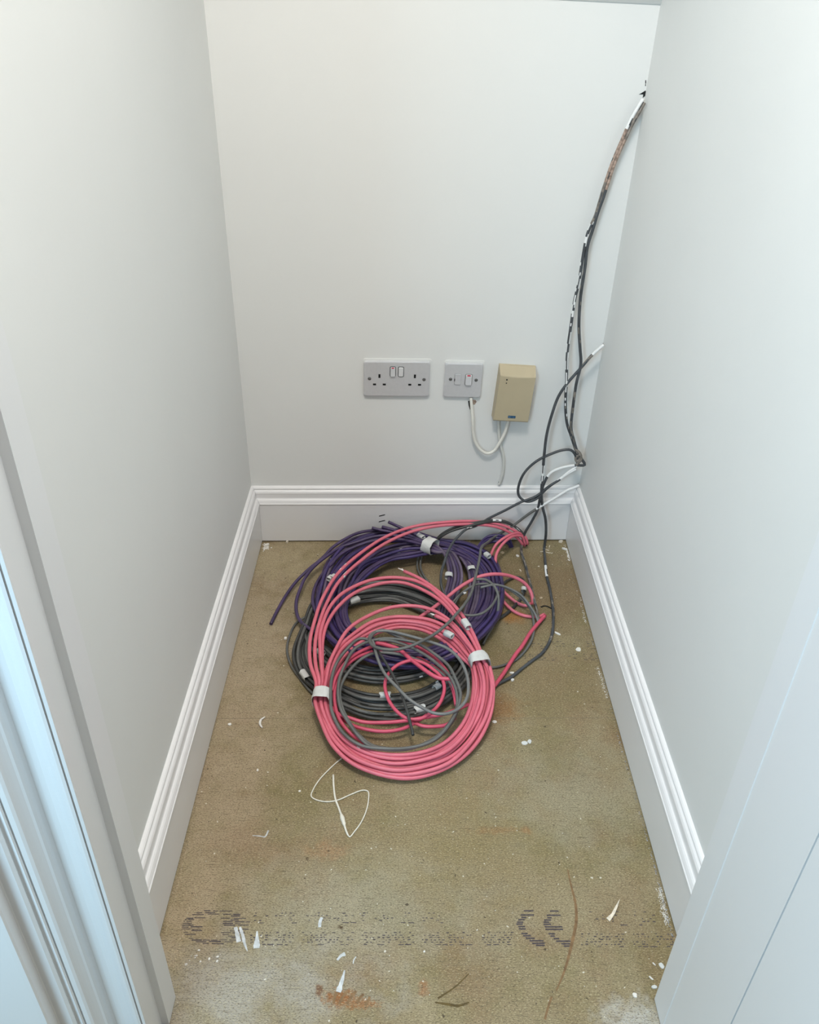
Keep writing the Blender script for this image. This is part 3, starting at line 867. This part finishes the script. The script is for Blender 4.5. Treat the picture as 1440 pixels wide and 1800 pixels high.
# the branch that leaves the tape and drops inside the ring
for i in range(5):
    o = i * 5.2
    strand('loose_loop', pc, [G(*q) for q in [(758, 955 + i * 3, .05), (770, 962 + i * 2.2, .052), (782 + o * .5, 976 - i * 1.5, .05), (787 + o, 994 - i, .045), (789 + o * 1.1, 1014, .04), (784 + o * 1.1, 1038, .04), (774 + o * 1.2, 1062, .04), (768 + o, 1090, .035)]],
           .0036, [M['mauve'], M['purple']][i % 2], seed=70 + i)
for i in range(6):
    o = i * 5.4
    strand('loose_loop', pc, [G(*q) for q in [(790 + i * 2, 962, .035), (808 + o * .6, 978, .035), (822 + o * .8, 1000, .035), (826 + o, 1025, .035), (824 + o, 1050, .035), (816 + o, 1080, .035), (806 + o * .9, 1112, .032)]],
           .0035, [M['mauve'], M['purple'], M['mauve']][i % 3], seed=80 + i)
for i in range(3):
    strand('loose_loop', pc, [G(*q) for q in [(835, 975 + i * 3, .03), (842 + i, 960 + i * 3, .03), (858, 944 + i * 5, .03), (878, 941 + i * 5, .035), (895, 948 + i * 4, .02), (901 - i * 2, 962, .008)]], .0037, M['violet'], seed=90 + i)
sleeve('tape_band', pc, 756, 959, .052, dirpx((740, 952), (772, 966), .05), .026, .019, .017, M['tape'], 'crumpled white masking tape', 7)
sleeve('tape_label', pc, 740, 942, .058, dirpx((730, 936), (752, 948), .05), .018, .006, .004, M['tape'], 'loose tail of masking tape', 8)
sleeve('tape_label', pc, 789, 1012, .043, 85, .014, .0088, .0062, M['label'], 'white tape flag', 9)
sleeve('tape_label', pc, 829, 1000, .040, 100, .012, .0088, .0060, M['tape'], 'pale tape flag', 10)
sleeve('tape_label', pc, 857, 976, .044, dirpx((848, 970), (866, 984), .04), .014, .0062, .0055, M['label'], 'white tape flag', 11)
sleeve('tape_label', pc, 580, 1016, .045, 60, .012, .0055, .005, M['label'], 'white tape flag', 12)
sleeve('tape_label', pc, 586, 1014, .047, 60, .012, .0055, .005, M['label'], 'white tape flag', 13)

# ---- pink coil
kc = coil('pink_cable_coil', 705, 1230, 'pink cable coil bound by two bands of white tape, topmost and nearest of the pile')
ZK = [(915, .055), (1000, .062), (1100, .060), (1200, .045), (1290, .018), (1370, .008)]
ZO = dict(t=0)
B_in = [(829, 1178), (832, 1205), (826, 1238), (812, 1272), (782, 1303), (740, 1322), (690, 1327), (640, 1316), (606, 1293), (586, 1262), (577, 1232)]
B_out = [(862, 1172), (868, 1205), (863, 1255), (840, 1303), (795, 1346), (738, 1366), (690, 1367), (625, 1346), (585, 1311), (563, 1268), (553, 1228)]


def bottom(t, ph):
    pts = []
    nn = len(B_in)
    for i in range(nn):
        tt = min(1, max(0, t + .13 * noise.noise(Vector((i * .5, ph, 0)))))
        px = B_in[i][0] * (1 - tt) + B_out[i][0] * tt; py = B_in[i][1] * (1 - tt) + B_out[i][1] * tt
        lz = (0 if t in (.12, .44, .90, .28, .76) else .009) + .005 * math.sin(i * .6 + ph * 2.3)
        lz = max(0, lz)
        pts.append(G(px, py, zl(py, ZK) + lz))
    return pts


tops = [
    ([(566, 1200), (563, 1150), (563, 1112), (577, 1073), (599, 1046), (627, 1029), (660, 1018), (696, 1015), (727, 1020), (757, 1034), (788, 1062), (813, 1096), (835, 1132), (845, 1155)], .84, .010),
    ([(568, 1200), (566, 1160), (568, 1120), (577, 1092), (595, 1066), (628, 1040), (668, 1026), (704, 1024), (738, 1034), (771, 1054), (799, 1082), (826, 1118), (841, 1152)], .68, .006),
    ([(571, 1205), (580, 1165), (592, 1138), (615, 1104), (649, 1082), (682, 1069), (718, 1065), (754, 1070), (782, 1084), (807, 1108), (832, 1145), (838, 1158)], .52, .010),
    ([(570, 1200), (578, 1168), (594, 1140), (617, 1118), (654, 1093), (696, 1084), (738, 1086), (771, 1095), (802, 1114), (824, 1140), (834, 1158)], .36, .004),
    ([(574, 1205), (584, 1172), (600, 1142), (625, 1120), (660, 1100), (698, 1092), (738, 1095), (768, 1104), (796, 1122), (818, 1146), (830, 1162)], .20, .002),
    ([(576, 1205), (588, 1172), (606, 1144), (632, 1122), (664, 1106), (700, 1097), (738, 1100), (766, 1110), (793, 1128), (815, 1150), (827, 1165)], .12, -.004),
    ([(578, 1208), (592, 1176), (612, 1147), (638, 1127), (668, 1111), (702, 1103), (738, 1106), (764, 1117), (790, 1134), (811, 1155), (825, 1168)], .04, -.008),
    ([(569, 1203), (577, 1175), (590, 1148), (612, 1124), (648, 1102), (690, 1090), (730, 1091), (764, 1100), (795, 1118), (820, 1142), (833, 1160)], .44, -.003),
]
for i, (tp, t, dz) in enumerate(tops):
    pts = [G(px, py, zl(py, ZK) + dz) for px, py in tp] + bottom(t, i * 1.7)
    strand('cable_loop', kc, pts, .0038, M['pink'], closed=True, seed=100 + i, speckle=.0008, wob=.001)
# two turns that leave the coil at the left and sweep over to the back skirting
SW1 = [(556, 1200), (546, 1168), (545, 1130), (555, 1084), (570, 1046), (591, 1012), (628, 977), (671, 948), (712, 930), (752, 921), (800, 917), (840, 917), (875, 921), (900, 930), (918, 944), (924, 957)]
SW2 = [(562, 1203), (555, 1168), (554, 1130), (563, 1090), (578, 1053), (600, 1018), (636, 984), (678, 955), (716, 937), (754, 927), (800, 922), (838, 922), (872, 926), (896, 936), (912, 948), (919, 958)]
SWZ = [.06, .066, .068, .07, .07, .07, .072, .075, .08, .085, .085, .08, .07, .05, .03, .005]
for i, sw in enumerate((SW1, SW2)):
    pts = bottom((.98, .90)[i], 20 + i) + [G(px, py, z) for (px, py), z in zip(sw, SWZ)]
    strand('cable_loop', kc, pts, .0038, M['pink'], seed=120 + i, wob=.0008, paints=((.62, .66, .35, 1),))
ends = [
    ([(765, 1082), (780, 1089), (793, 1098), (818, 1126), (836, 1152)], .28, .012),
    ([(710, 1004), (740, 1018), (771, 1040), (802, 1068), (827, 1104), (844, 1142), (850, 1160)], .76, .012),
]
for i, (tp, t, dz) in enumerate(ends):
    pts = [G(px, py, zl(py, ZK) + dz) for px, py in tp] + bottom(t, 30 + i)
    o = strand('cable_end', kc, pts, .0038, M['pink'], seed=130 + i, wob=.0006)
    p0 = pts[0]; d0 = (pts[0] - pts[1]).normalized()
    bm = bmesh.new()
    for q in range(4):
        a = p0 + d0 * .001
        e = a + d0 * random.uniform(.006, .010) + Vector((random.uniform(-.004, .004), random.uniform(-.003, .003), random.uniform(0, .004)))
        b2 = tube_bm([a, (a + e) / 2 + Vector((0, 0, .001)), e], .0013, sides=6, step=.003)
        me = bpy.data.meshes.new('t'); b2.to_mesh(me); b2.free(); bm.from_mesh(me)
    tip = link('wire_tip', bm, M['core']); adopt(tip, kc)
    tip.parent = o
    tip['label'] = 'frayed white wire ends'
# inner pink turns, slacker than the bound ones
inner = [
    [(661, 1130), (680, 1134), (701, 1141), (723, 1160), (748, 1179), (770, 1191), (793, 1194)],
    [(661, 1127), (700, 1128), (735, 1138), (761, 1153), (784, 1177), (800, 1215), (806, 1240)],
    [(583, 1244), (596, 1256), (614, 1262), (640, 1269), (675, 1270), (709, 1267), (744, 1261), (770, 1257), (796, 1250), (824, 1238)],
    [(600, 1262), (620, 1275), (640, 1281), (675, 1285), (709, 1280), (732, 1269), (750, 1257)],
    [(722, 1268), (744, 1276), (765, 1277), (785, 1274), (800, 1262)],
    [(660, 1134), (640, 1142), (622, 1152), (604, 1168), (590, 1191), (584, 1215)],
    [(655, 1145), (628, 1155), (608, 1172), (594, 1196), (588, 1222), (596, 1262), (620, 1292), (650, 1312)],
    [(650, 1150), (675, 1146), (709, 1148), (735, 1156), (761, 1170), (782, 1188), (796, 1212), (802, 1240)],
]
for i, p in enumerate(inner):
    z = (.075, .055, .04, .028, .03, .058, .05, .045)[i]
    strand('loose_loop', kc, [G(px, py, min(z, zl(py, ZK) + .012)) for px, py in p], (.0041, .0034)[i > 0], M['pinkdeep'], seed=140 + i)
strand('loose_loop', kc, [G(px, py, .062 - .02 * (py - 1160) / 100) for px, py in [(725, 1161), (705, 1166), (691, 1175), (680, 1191), (677, 1208), (683, 1231), (697, 1250), (715, 1262), (735, 1263), (752, 1257), (770, 1241), (779, 1222), (781, 1205), (775, 1190), (760, 1176), (745, 1166)]],
       .0034, M['pinkdeep'], closed=True, seed=150)
sleeve('tape_band', kc, 565, 1226, .050, dirpx((567, 1210), (562, 1242), .04), .026, .0165, .017, M['tape'], 'white masking tape round the left side', 21)
sleeve('tape_band', kc, 843, 1163, .058, dirpx((838, 1150), (850, 1178), .05), .026, .0195, .017, M['tape'], 'crumpled white masking tape round the right side', 22)
sleeve('tape_label', kc, 820, 1097, .078, dirpx((811, 1085), (829, 1112), .07), .024, .0070, .0055, M['label'], 'white paper tape label', 23)
sleeve('tape_label', kc, 789, 1115, .070, dirpx((776, 1109), (801, 1122), .065), .019, .0066, .0055, M['label'], 'white paper tape label', 24)

# ---- slack grey coil lying inside the pink one
sc_ = coil('grey_cable_coil', 705, 1215, 'slack light grey cable coil lying inside the ring of the pink coil')
ZS = [(1100, .072), (1200, .058), (1320, .030)]
def S_(lst, dz=0.0): return [G(px, py, zl(py, ZS) + dz) for px, py in lst]
G1 = [(656, 1129), (663, 1153), (676, 1182), (697, 1207), (718, 1228), (741, 1243), (765, 1254), (788, 1254), (807, 1245), (821, 1228), (824, 1205), (819, 1181), (807, 1158), (788, 1141), (762, 1130), (730, 1120), (701, 1113), (678, 1109), (659, 1111), (649, 1120)]
strand('cable_loop', sc_, S_(G1, .012), .0031, M['greylight'], closed=True, seed=160, speckle=.001)
G3 = [(657, 1125), (675, 1122), (709, 1125), (735, 1132), (762, 1148), (788, 1169), (801, 1193), (810, 1219), (808, 1236), (801, 1254), (789, 1274), (768, 1297), (744, 1309), (709, 1316), (675, 1316), (639, 1312), (618, 1302), (601, 1286), (589, 1265), (582, 1244), (581, 1219), (583, 1195), (594, 1163), (611, 1140), (632, 1123)]
strand('cable_loop', sc_, S_(G3, .006), .0031, M['grey'], closed=True, seed=161, speckle=.001)
G4 = [(652, 1127), (682, 1126), (712, 1134), (742, 1148), (770, 1168), (792, 1190), (803, 1218), (802, 1248), (785, 1278), (760, 1300), (720, 1316), (680, 1318), (650, 1312), (630, 1294), (611, 1267), (600, 1247), (595, 1219), (597, 1191), (608, 1163), (625, 1140)]
strand('cable_loop', sc_, S_(G4, .004), .0031, M['grey'], closed=True, seed=162, speckle=.001)
G5 = [(657, 1149), (685, 1148), (712, 1153), (744, 1164), (775, 1182), (793, 1202), (803, 1225), (803, 1250), (790, 1276), (766, 1300), (730, 1314), (690, 1317), (655, 1311), (630, 1292), (612, 1266), (601, 1240), (598, 1214), (605, 1191), (618, 1174), (636, 1159)]
strand('cable_loop', sc_, S_(G5, -.004), .0031, M['grey'], closed=True, seed=163, speckle=.001)
strand('cable_end', sc_, S_([(664, 1144), (683, 1172), (699, 1202), (709, 1228), (717, 1254), (722, 1274), (725, 1286), (726, 1293)], .005), .0029, M['greydark'], seed=164, label='darker grey free end')

# ------------------------------------------------------------------ loose cables
def cable(label, pts, r, material, seed, paints=(), speckle=0.0, name='grey_cable', wob=.0008, rfun=None, sides=8):
    o = link(name, tube_bm(pts, r, seed=seed, paints=paints, speckle=speckle, wob=wob, rfun=rfun, sides=sides), [material, M['paint'], M['brown'], M['dust']])
    tag(o, label, 'cable'); return o


# hanging down the back wall from the top hole
C1 = [(1131, 174), (1121, 190), (1108, 213), (1096, 240), (1085, 265), (1075, 290), (1065, 320), (1056, 349), (1047, 378), (1033, 411), (1024, 455), (1018, 495), (1010, 530), (1002, 583), (997, 624), (996, 669), (994, 708), (997, 744), (1004, 766), (1011, 788), (1016, 800)]
loopL = [(1014, 806), (1010, 797), (1003, 791), (990, 791), (971, 797), (943, 811), (921, 833), (911, 861), (914, 874), (927, 882), (943, 877), (960, 860), (982, 844), (999, 832), (1013, 824)]
cable('left of two cables hanging from top hole, ending in open loop above skirting', [Hh(*p) for p in C1 + loopL], .0032, M['slate'], 201,
      paints=((0, .05, .75, 1), (.05, .13, .72, 2), (.13, .2, .6, 3), (.20, .56, .42, 1), (.5, .66, .35, 3), (.95, 1, .8, 1)), name='hanging_cable')
C2 = [(1133, 180), (1124, 196), (1111, 219), (1099, 245), (1088, 269), (1078, 294), (1069, 322), (1060, 350), (1052, 371), (1042, 404), (1033, 433), (1029, 467), (1020, 530), (1018, 569), (1020, 613), (1021, 641), (1013, 674), (1007, 716), (1004, 752), (1009, 774), (1015, 794), (1022, 806), (1028, 817), (1010, 818), (985, 823), (968, 831), (957, 849), (950, 874), (945, 897), (935, 916), (922, 938), (917, 958)]
C2f = [(917, 972, .02), (924, 994, .02), (930, 1018, .02), (937, 1046, .02), (943, 1071, .012), (949, 1096, .005)]
cable('right of two cables hanging from top hole, with white painted bend lower down', [Hh(*p) for p in C2] + [G(*p) for p in C2f], .0033, M['slate'], 202,
      paints=((0, .05, .6, 3), (.05, .12, .7, 2), (.12, .42, .30, 3), (.42, .54, .45, 3), (.59, .645, .95, 1), (.78, 1, .5, 3)), name='hanging_cable')
D1 = [(1017, 808), (1013, 820), (998, 831), (985, 842), (965, 855), (943, 872), (915, 883), (888, 897), (860, 911), (840, 923)]
D1f = [(816, 933, .09), (800, 949, .08), (789, 967, .08), (782, 986, .08), (776, 1006, .07), (775, 1025, .06), (779, 1040, .05), (786, 1050, .045)]
cable('dark cable slanting from wall knot down across the right of the purple coil', [Hh(*p) for p in D1] + [G(*p) for p in D1f], .0031, M['slate'], 203, paints=((0, .12, .8, 1), (.56, .60, .5, 1)), name='hanging_cable')
C3 = [(1062, 606), (1052, 614), (1038, 627), (1021, 647), (999, 672), (982, 697), (970, 730), (961, 766), (957, 799), (954, 836), (952, 863), (954, 891), (959, 913), (960, 938), (957, 965)]
C3f = [(958, 983, .012), (961, 1011, .008), (967, 1036, .006), (971, 1060, .005), (973, 1085, .004), (971, 1112, .004), (962, 1136, .004), (951, 1150, .004), (939, 1159, .004), (918, 1175, .004), (897, 1191, .004), (880, 1200, .005), (866, 1208, .006)]
cable('cable from middle wall hole, dropping to floor and curving round to pink coil', [Hh(*p) for p in C3] + [G(*p) for p in C3f], .0034, M['slate'], 204,
      paints=((0, .035, .9, 1), (.035, .07, .5, 3), (.29, .33, .6, 1), (.36, .42, .25, 3), (.58, .615, .65, 1), (.66, .85, .35, 3)), name='hanging_cable')
LH = [(1019, 853), (1010, 857), (999, 861), (977, 874), (954, 888), (932, 902), (902, 924), (874, 941)]
LHf = [(858, 953, .06), (847, 961, .07), (844, 978, .075), (840, 997, .08), (835, 1018, .085), (828, 1043, .088), (817, 1062, .09), (800, 1082, .092), (790, 1093, .094), (765, 1114, .092), (743, 1126, .09), (721, 1136, .088), (696, 1142, .086), (668, 1140, .085), (655, 1135, .085), (650, 1126, .085), (658, 1113, .082), (673, 1108, .078), (696, 1117, .074), (716, 1126, .07)]
cable('grey cable from skirting corner crossing over purple coil into the pink coil', [Hh(*p) for p in LH] + [G(*p) for p in LHf], .0032, M['grey'], 205,
      paints=((0, .12, .9, 1), (.12, .3, .2, 1)), name='hanging_cable')
# knot where the hanging pair is bound
kn = link('cable_wrap', tube_bm([Hh(1011, 789), Hh(1017, 794), Hh(1021, 801), Hh(1018, 808), Hh(1014, 812), Hh(1012, 804), Hh(1018, 798), Hh(1022, 806), Hh(1016, 814), Hh(1013, 818)], .0034, seed=5, wob=.001, paints=((0, 1, .3, 1),)), [M['dust'], M['paint']])
tag(kn, 'dusty knot of binding round the hanging cables near the wall corner', 'knot')

# loose grey loops right of the purple coil
cable('grey cable making a wide arc from the purple coil round to the pink coil', [G(*p) for p in [(786, 1072, .04), (800, 1054, .06), (817, 1039, .07), (836, 1028, .075), (856, 1026, .075), (878, 1029, .07), (897, 1037, .055), (915, 1050, .04), (929, 1064, .025), (936, 1078, .02), (939, 1101, .012),
       (936, 1122, .008), (925, 1142, .004), (906, 1160, .004), (886, 1169, .004), (869, 1173, .004), (850, 1172, .004), (814, 1163, .01), (788, 1160, .012)]], .0027, M['grey'], 211)
cable('grey cable arching over the purple coil and back to a cut end on the floor', [G(*p) for p in [(805, 1036, .06), (818, 1026, .07), (835, 1019, .078), (853, 1019, .08), (867, 1028, .08), (875, 1042, .075), (877, 1060, .06), (874, 1081, .04), (867, 1100, .02), (856, 1118, .008), (849, 1133, .004)]], .0031, M['grey'], 212)
cable('grey cable curling round the front of the purple coil', [G(*p) for p in [(876, 1040, .07), (872, 1052, .07), (862, 1067, .07), (846, 1079, .07), (828, 1082, .07), (812, 1080, .07)]], .0027, M['grey'], 213)
cable('dark grey cable loop behind the upper pink arc', [G(*p) for p in [(870, 1045, .02), (885, 1026, .01), (897, 1018, .006), (910, 1014, .006), (919, 1018, .006), (923, 1028, .006), (921, 1042, .006), (912, 1056, .006), (897, 1072, .006), (880, 1084, .006), (858, 1092, .006)]], .0028, M['greydark'], 214)
gl4 = bpy.data.objects[-1] if False else [o for o in COL.objects if o.get('label') == 'dark grey cable loop behind the upper pink arc'][0]
sleeve('tape_label', gl4, 921, 1036, .007, dirpx((923, 1026), (921, 1046), .006), .014, .0060, .0045, M['label'], 'white tape flag', 14)
cable('dark grey cable on the floor beside the rust stain', [G(*p) for p in [(923, 1036, .006), (918, 1050, .005), (906, 1065, .004), (890, 1080, .004), (872, 1090, .004), (850, 1096, .004)]], .0028, M['greydark'], 215)
cable('thin grey cable twisting with the wide arc beside the pink loops', [G(*p) for p in [(845, 1033, .08), (870, 1028, .078), (895, 1034, .06), (917, 1047, .045), (931, 1064, .03), (941, 1080, .02), (947, 1096, .01)]], .0026, M['greylight'], 216)
cable('short grey cable with silver stripped tip beside the purple coil', [G(*p) for p in [(793, 1075, .05), (800, 1062, .06), (810, 1046, .07), (819, 1042, .07)]], .0024, M['greydark'], 217, paints=((.85, 1, 1, 1),))
# dark pair arching behind, against the skirting
for i in range(2):
    cable(('outer', 'inner')[i] + ' black cable arching against back skirting behind the pink sweep',
          [G(*p) for p in [(764, 955, .03), (772, 943 + i * 3, .05), (790, 931 + i * 4, .07), (814, 923 + i * 4, .08), (840, 918 + i * 3, .085), (866, 914 + i * 3, .08), (886, 916 + i * 2, .07), (904, 925, .05), (919, 938, .03), (926 - i * 2, 952, .01), (926 - i * 2, 959, .004)]],
          .003, M['greydark'], 220 + i, name='black_cable', paints=((.55, .62, .8, 1), (.68, .86, .35, 1)) if i == 0 else ())
for i in range(2):
    cable(('left', 'right')[i] + ' one of two thin grey cables dropping out of the taped purple bundle',
          [G(*p) for p in [(742 + i * 5, 965, .03), (736 + i * 5, 979, .02), (734 + i * 5, 996, .01), (740 + i * 5, 1012, .006), (750 + i * 4, 1024, .004)]], .0025, M['grey'], 224 + i)

# loose pink cables at the right
def pk(label, lst, seed, r=.0040, m_=None):
    return cable(label, [G(*p) for p in lst], r, m_ or M['pink'], seed, name='pink_cable')


pk('long pink cable arching over the purple coil towards the right', [(732, 1090, .045), (745, 1080, .05), (758, 1071, .055), (786, 1050, .062), (807, 1033, .07), (821, 1024, .075), (842, 1014, .08), (862, 1010, .082), (883, 1010, .075), (904, 1015, .06), (922, 1025, .045), (932, 1038, .03), (936, 1050, .02), (937, 1063, .008)], 231)
pk('pink cable loop low beside the purple coil, upper of the two', [(872, 1020, .03), (883, 1037, .02), (897, 1051, .01), (911, 1061, .005), (925, 1065, .005), (934, 1060, .006)], 232, .0036)
pk('pink cable loop low beside the purple coil, lower of the two', [(878, 1048, .02), (889, 1062, .012), (904, 1075, .006), (921, 1082, .005), (935, 1084, .005), (948, 1084, .006), (957, 1080, .006)], 233, .0036)
pk('straight pink cable with split end lying over the grey cables on the floor', [(958, 1082, .010), (947, 1094, .012), (933, 1111, .012), (918, 1136, .012), (907, 1150, .012), (886, 1182, .010), (868, 1207, .010)], 234, .0042, M['pinkdeep'])
pk('pink cable loop behind the purple coil, outer of the small pair', [(862, 977, .03), (872, 958, .045), (886, 946, .055), (903, 938, .055), (917, 938, .045), (925, 946, .03), (928, 957, .006)], 235, .0036)
pk('pink cable loop behind the purple coil, inner of the small pair', [(871, 990, .03), (872, 976, .04), (879, 962, .05), (890, 950, .055), (905, 942, .05), (917, 943, .04), (922, 952, .015), (923, 960, .005)], 236, .0036)
pk('short straight stub of pink cable by the pink coil tape', [(760, 1180, .03), (765, 1183, .03)], 237, .001) if False else None

# string with a knot
st = link('string', tube_bm([on_z(px, py, .0015) for px, py in [(601, 1333), (592, 1340), (578, 1353), (562, 1370), (551, 1387), (547, 1399), (552, 1404), (570, 1409), (592, 1407), (618, 1396), (638, 1389), (647, 1391), (648, 1405), (644, 1425), (634, 1447), (623, 1462), (615, 1471), (611, 1466), (606, 1452), (603, 1441), (596, 1421), (590, 1405), (587, 1385), (586, 1362)]], .0011, sides=7, step=.004, seed=4,
                           rfun=lambda f: 1.0 + .6 * (f > .72) + (2.3 * math.exp(-((f - .80) / .014) ** 2)) + 1.6 * math.exp(-((f - .775) / .010) ** 2)), M['string'])
tag(st, 'thin cream string looped on the floor with a small knotted wad', 'string')

# ------------------------------------------------------------------ litter on the floor
def flake(name, px, py, sx_, sy_, rot, material, label, cat, seed, t=.0012, curl=0.0, group=None, n=9):
    rng = random.Random(seed); bm = bmesh.new(); c = on_z(px, py)
    ring = []
    for i in range(n):
        a = i * 2 * math.pi / n; rr = rng.uniform(.7, 1.08)
        ring.append((math.cos(a) * sx_ * rr, math.sin(a) * sy_ * rr))
    cr, sr = math.cos(math.radians(rot)), math.sin(math.radians(rot))
    def P(x, y, z): return (x * cr - y * sr, x * sr + y * cr, z)
    def zc(x): return curl * (x / sx_) ** 2 + .0002
    lo = [bm.verts.new(P(x, y, zc(x))) for x, y in ring]; hi = [bm.verts.new(P(x * .96, y * .96, zc(x) + t)) for x, y in ring]
    cl = bm.verts.new(P(0, 0, .0002)); ch = bm.verts.new(P(0, 0, t * 1.1 + .0002))
    for i in range(n):
        j = (i + 1) % n
        bm.faces.new((lo[i], lo[j], hi[j], hi[i])); bm.faces.new((lo[j], lo[i], cl)); bm.faces.new((hi[i], hi[j], ch))
    o = link(name, bm, material); o.location = c
    tag(o, label, cat, group); return o


flake('plaster_flake', 1017, 1142, .0072, .0062, 20, M['flake'], 'round white plaster flake beside the right skirting', 'flake', 1)
flake('plaster_flake', 980, 1114, .0075, .0030, -40, M['flake'], 'cream chip right beside the curving grey cable', 'flake', 2, .002)
flake('plaster_flake', 972, 1095, .0030, .0045, 10, M['flake'], 'small white chip touching the curving grey cable', 'flake', 3, .005)
flake('tape_scrap', 922, 1306, .0075, .0052, 0, M['label'], 'torn white tape scrap right of the pink coil, left piece', 'scrap', 4, .0006, .002)
flake('tape_scrap', 931, 1304, .0038, .0055, -20, M['label'], 'small torn tape scrap right of the pink coil, right piece', 'scrap', 5, .0006, .001)
flake('plaster_flake', 869, 1269, .0052, .0040, -15, M['flake'], 'white chip with pointed tip right of the pink coil', 'flake', 6)
flake('plaster_flake', 404, 1274, .0042, .0035, 5, M['flake'], 'small white chip near the left skirting at the board joint', 'flake', 7, .002)
flake('plaster_flake', 502, 1123, .0038, .0042, 5, M['flake'], 'small white chip left of the grey coil', 'flake', 8, .003)
flake('plaster_flake', 453, 1354, .0020, .0030, 5, M['flake'], 'tiny white crumb in open floor left of the string', 'flake', 9)
flake('plaster_flake', 527, 1391, .0022, .0022, 5, M['flake'], 'tiny white crumb just left of the string loop', 'flake', 10)
cr = link('paint_curl', tube_bm([on_z(px, py, .0022) for px, py in [(466, 1260), (459, 1265), (457, 1272), (461, 1279)]], .0022, seed=4, step=.002, rfun=lambda f: .5 + .6 * math.sin(f * 3.1), flat=.6), M['flake'])
tag(cr, 'white crescent shaped paint curl near the left skirting', 'flake')
bw_ = link('wire_offcut', tube_bm([on_z(px, py, .0016) for px, py in [(951, 1067), (958, 1065), (965, 1067), (970, 1070)]], .0013, seed=4, step=.003), M['black'])
tag(bw_, 'short black wire offcut touching the curving grey cable', 'offcut')
flake('wood_chip', 883, 972, .0062, .0045, -5, M['chip'], 'square beige chip in front of the small pink loops', 'chip', 11, .002)
flake('wood_chip', 951, 1052, .0055, .0030, 35, M['chip'], 'beige chip left of the curving grey cable', 'chip', 12, .002)
flake('plaster_flake', 910, 978, .0040, .0050, 30, M['flake'], 'white chip left of the hanging grey cable foot', 'flake', 13, .0025)
flake('wood_chip', 915, 1003, .0020, .0046, 20, M['shaving'], 'thin pale shaving near the hanging grey cable', 'chip', 14)
flake('plaster_flake', 947, 996, .0026, .0022, 30, M['shaving'], 'small pale crumb between the two hanging cable ends', 'flake', 15)
flake('plaster_flake', 986, 953, .0070, .0042, 10, M['shaving'], 'pale crumb against the back skirting in the right corner', 'flake', 16, .004)
flake('plaster_flake', 993, 966, .0085, .0035, -35, M['flake'], 'white plaster crumb in front of the right corner', 'flake', 17, .003)
flake('plaster_flake', 505, 953.5, .0052, .0030, 60, M['shaving'], 'pale crumb against the back skirting near the left corner', 'flake', 18, .004)
flake('plaster_flake', 470, 959, .0062, .0048, 40, M['flake'], 'white plaster crumb in the left corner', 'flake', 19, .004)
for i, (px, py, a, b) in enumerate([(957, 963, 35, .009), (962, 967, -30, .008), (966, 961, 75, .007), (953, 970, 10, .006), (964, 972, -15, .007), (970, 973, 40, .003)]):
    flake('wood_shaving', px, py, b, .0013, a, M['shaving'], 'one of the pale splinters at the foot of the cable near back skirting', 'shaving', 30 + i, .001, .001, 'splinters at the cable foot')
flake('plaster_flake', 900, 1184, .0050, .0032, 0, M['flake'], 'white crumb between the pink cable and the curving grey cable', 'flake', 40, .003)
flake('plaster_flake', 901, 1196, .0040, .0034, 40, M['flake'], 'white crumb in front of the curving grey cable', 'flake', 41, .003)
flake('paint_chip', 1150, 1695, .0030, .0010, -50, M['flake'], 'thin white sliver near the right door lining, farther one', 'flake', 42)
flake('paint_chip', 1145, 1720, .0042, .0014, -50, M['flake'], 'thin white sliver near the right door lining, nearer one', 'flake', 43)
flake('paint_chip', 1150, 1736, .0052, .0030, -5, M['label'], 'pale pointed chip at the foot of the right door lining', 'flake', 44, .002)
flake('paint_chip', 1163, 1698, .0042, .0060, 25, M['label'], 'ragged white chip against the right door lining', 'flake', 45, .001)
flake('paint_chip', 1116, 1750, .0034, .0036, 25, M['flake'], 'small cream crumb left of the right door lining foot', 'flake', 46, .002)
flake('paint_chip', 746, 1673, .0018, .0016, 25, M['flake'], 'tiny white crumb below the stamped print', 'flake', 47, .001)
for i, (px, py) in enumerate([(350, 1671), (383, 1682), (382, 1690), (368, 1686)]):
    flake('paint_chip', px, py, .0020, .0015, 30 * i, M['flake'], 'one of the small white crumbs below the worn round emblem', 'flake', 50 + i, .0012, 0, 'crumbs below the emblem')
# lifted splinter of the board
bm = bmesh.new()
P = [on_z(1090, 1580, .006), on_z(1082, 1593, .004), on_z(1075, 1606, .002), on_z(1066, 1614, .001), on_z(1072, 1620, .0008), on_z(1081, 1607, .003), on_z(1086, 1594, .004)]
a = [bm.verts.new(p) for p in P]; c = [bm.verts.new(p + Vector((0, 0, .0008))) for p in P]; k = len(a)
for i in range(k): bm.faces.new((a[i], a[(i + 1) % k], c[(i + 1) % k], c[i]))
bm.faces.new(c); bm.faces.new(a[::-1]); bmesh.ops.recalc_face_normals(bm, faces=bm.faces)
sp = link('wood_splinter', bm, M['shaving']); tag(sp, 'lifted pale splinter of chipboard just right of the stamped letters', 'splinter')
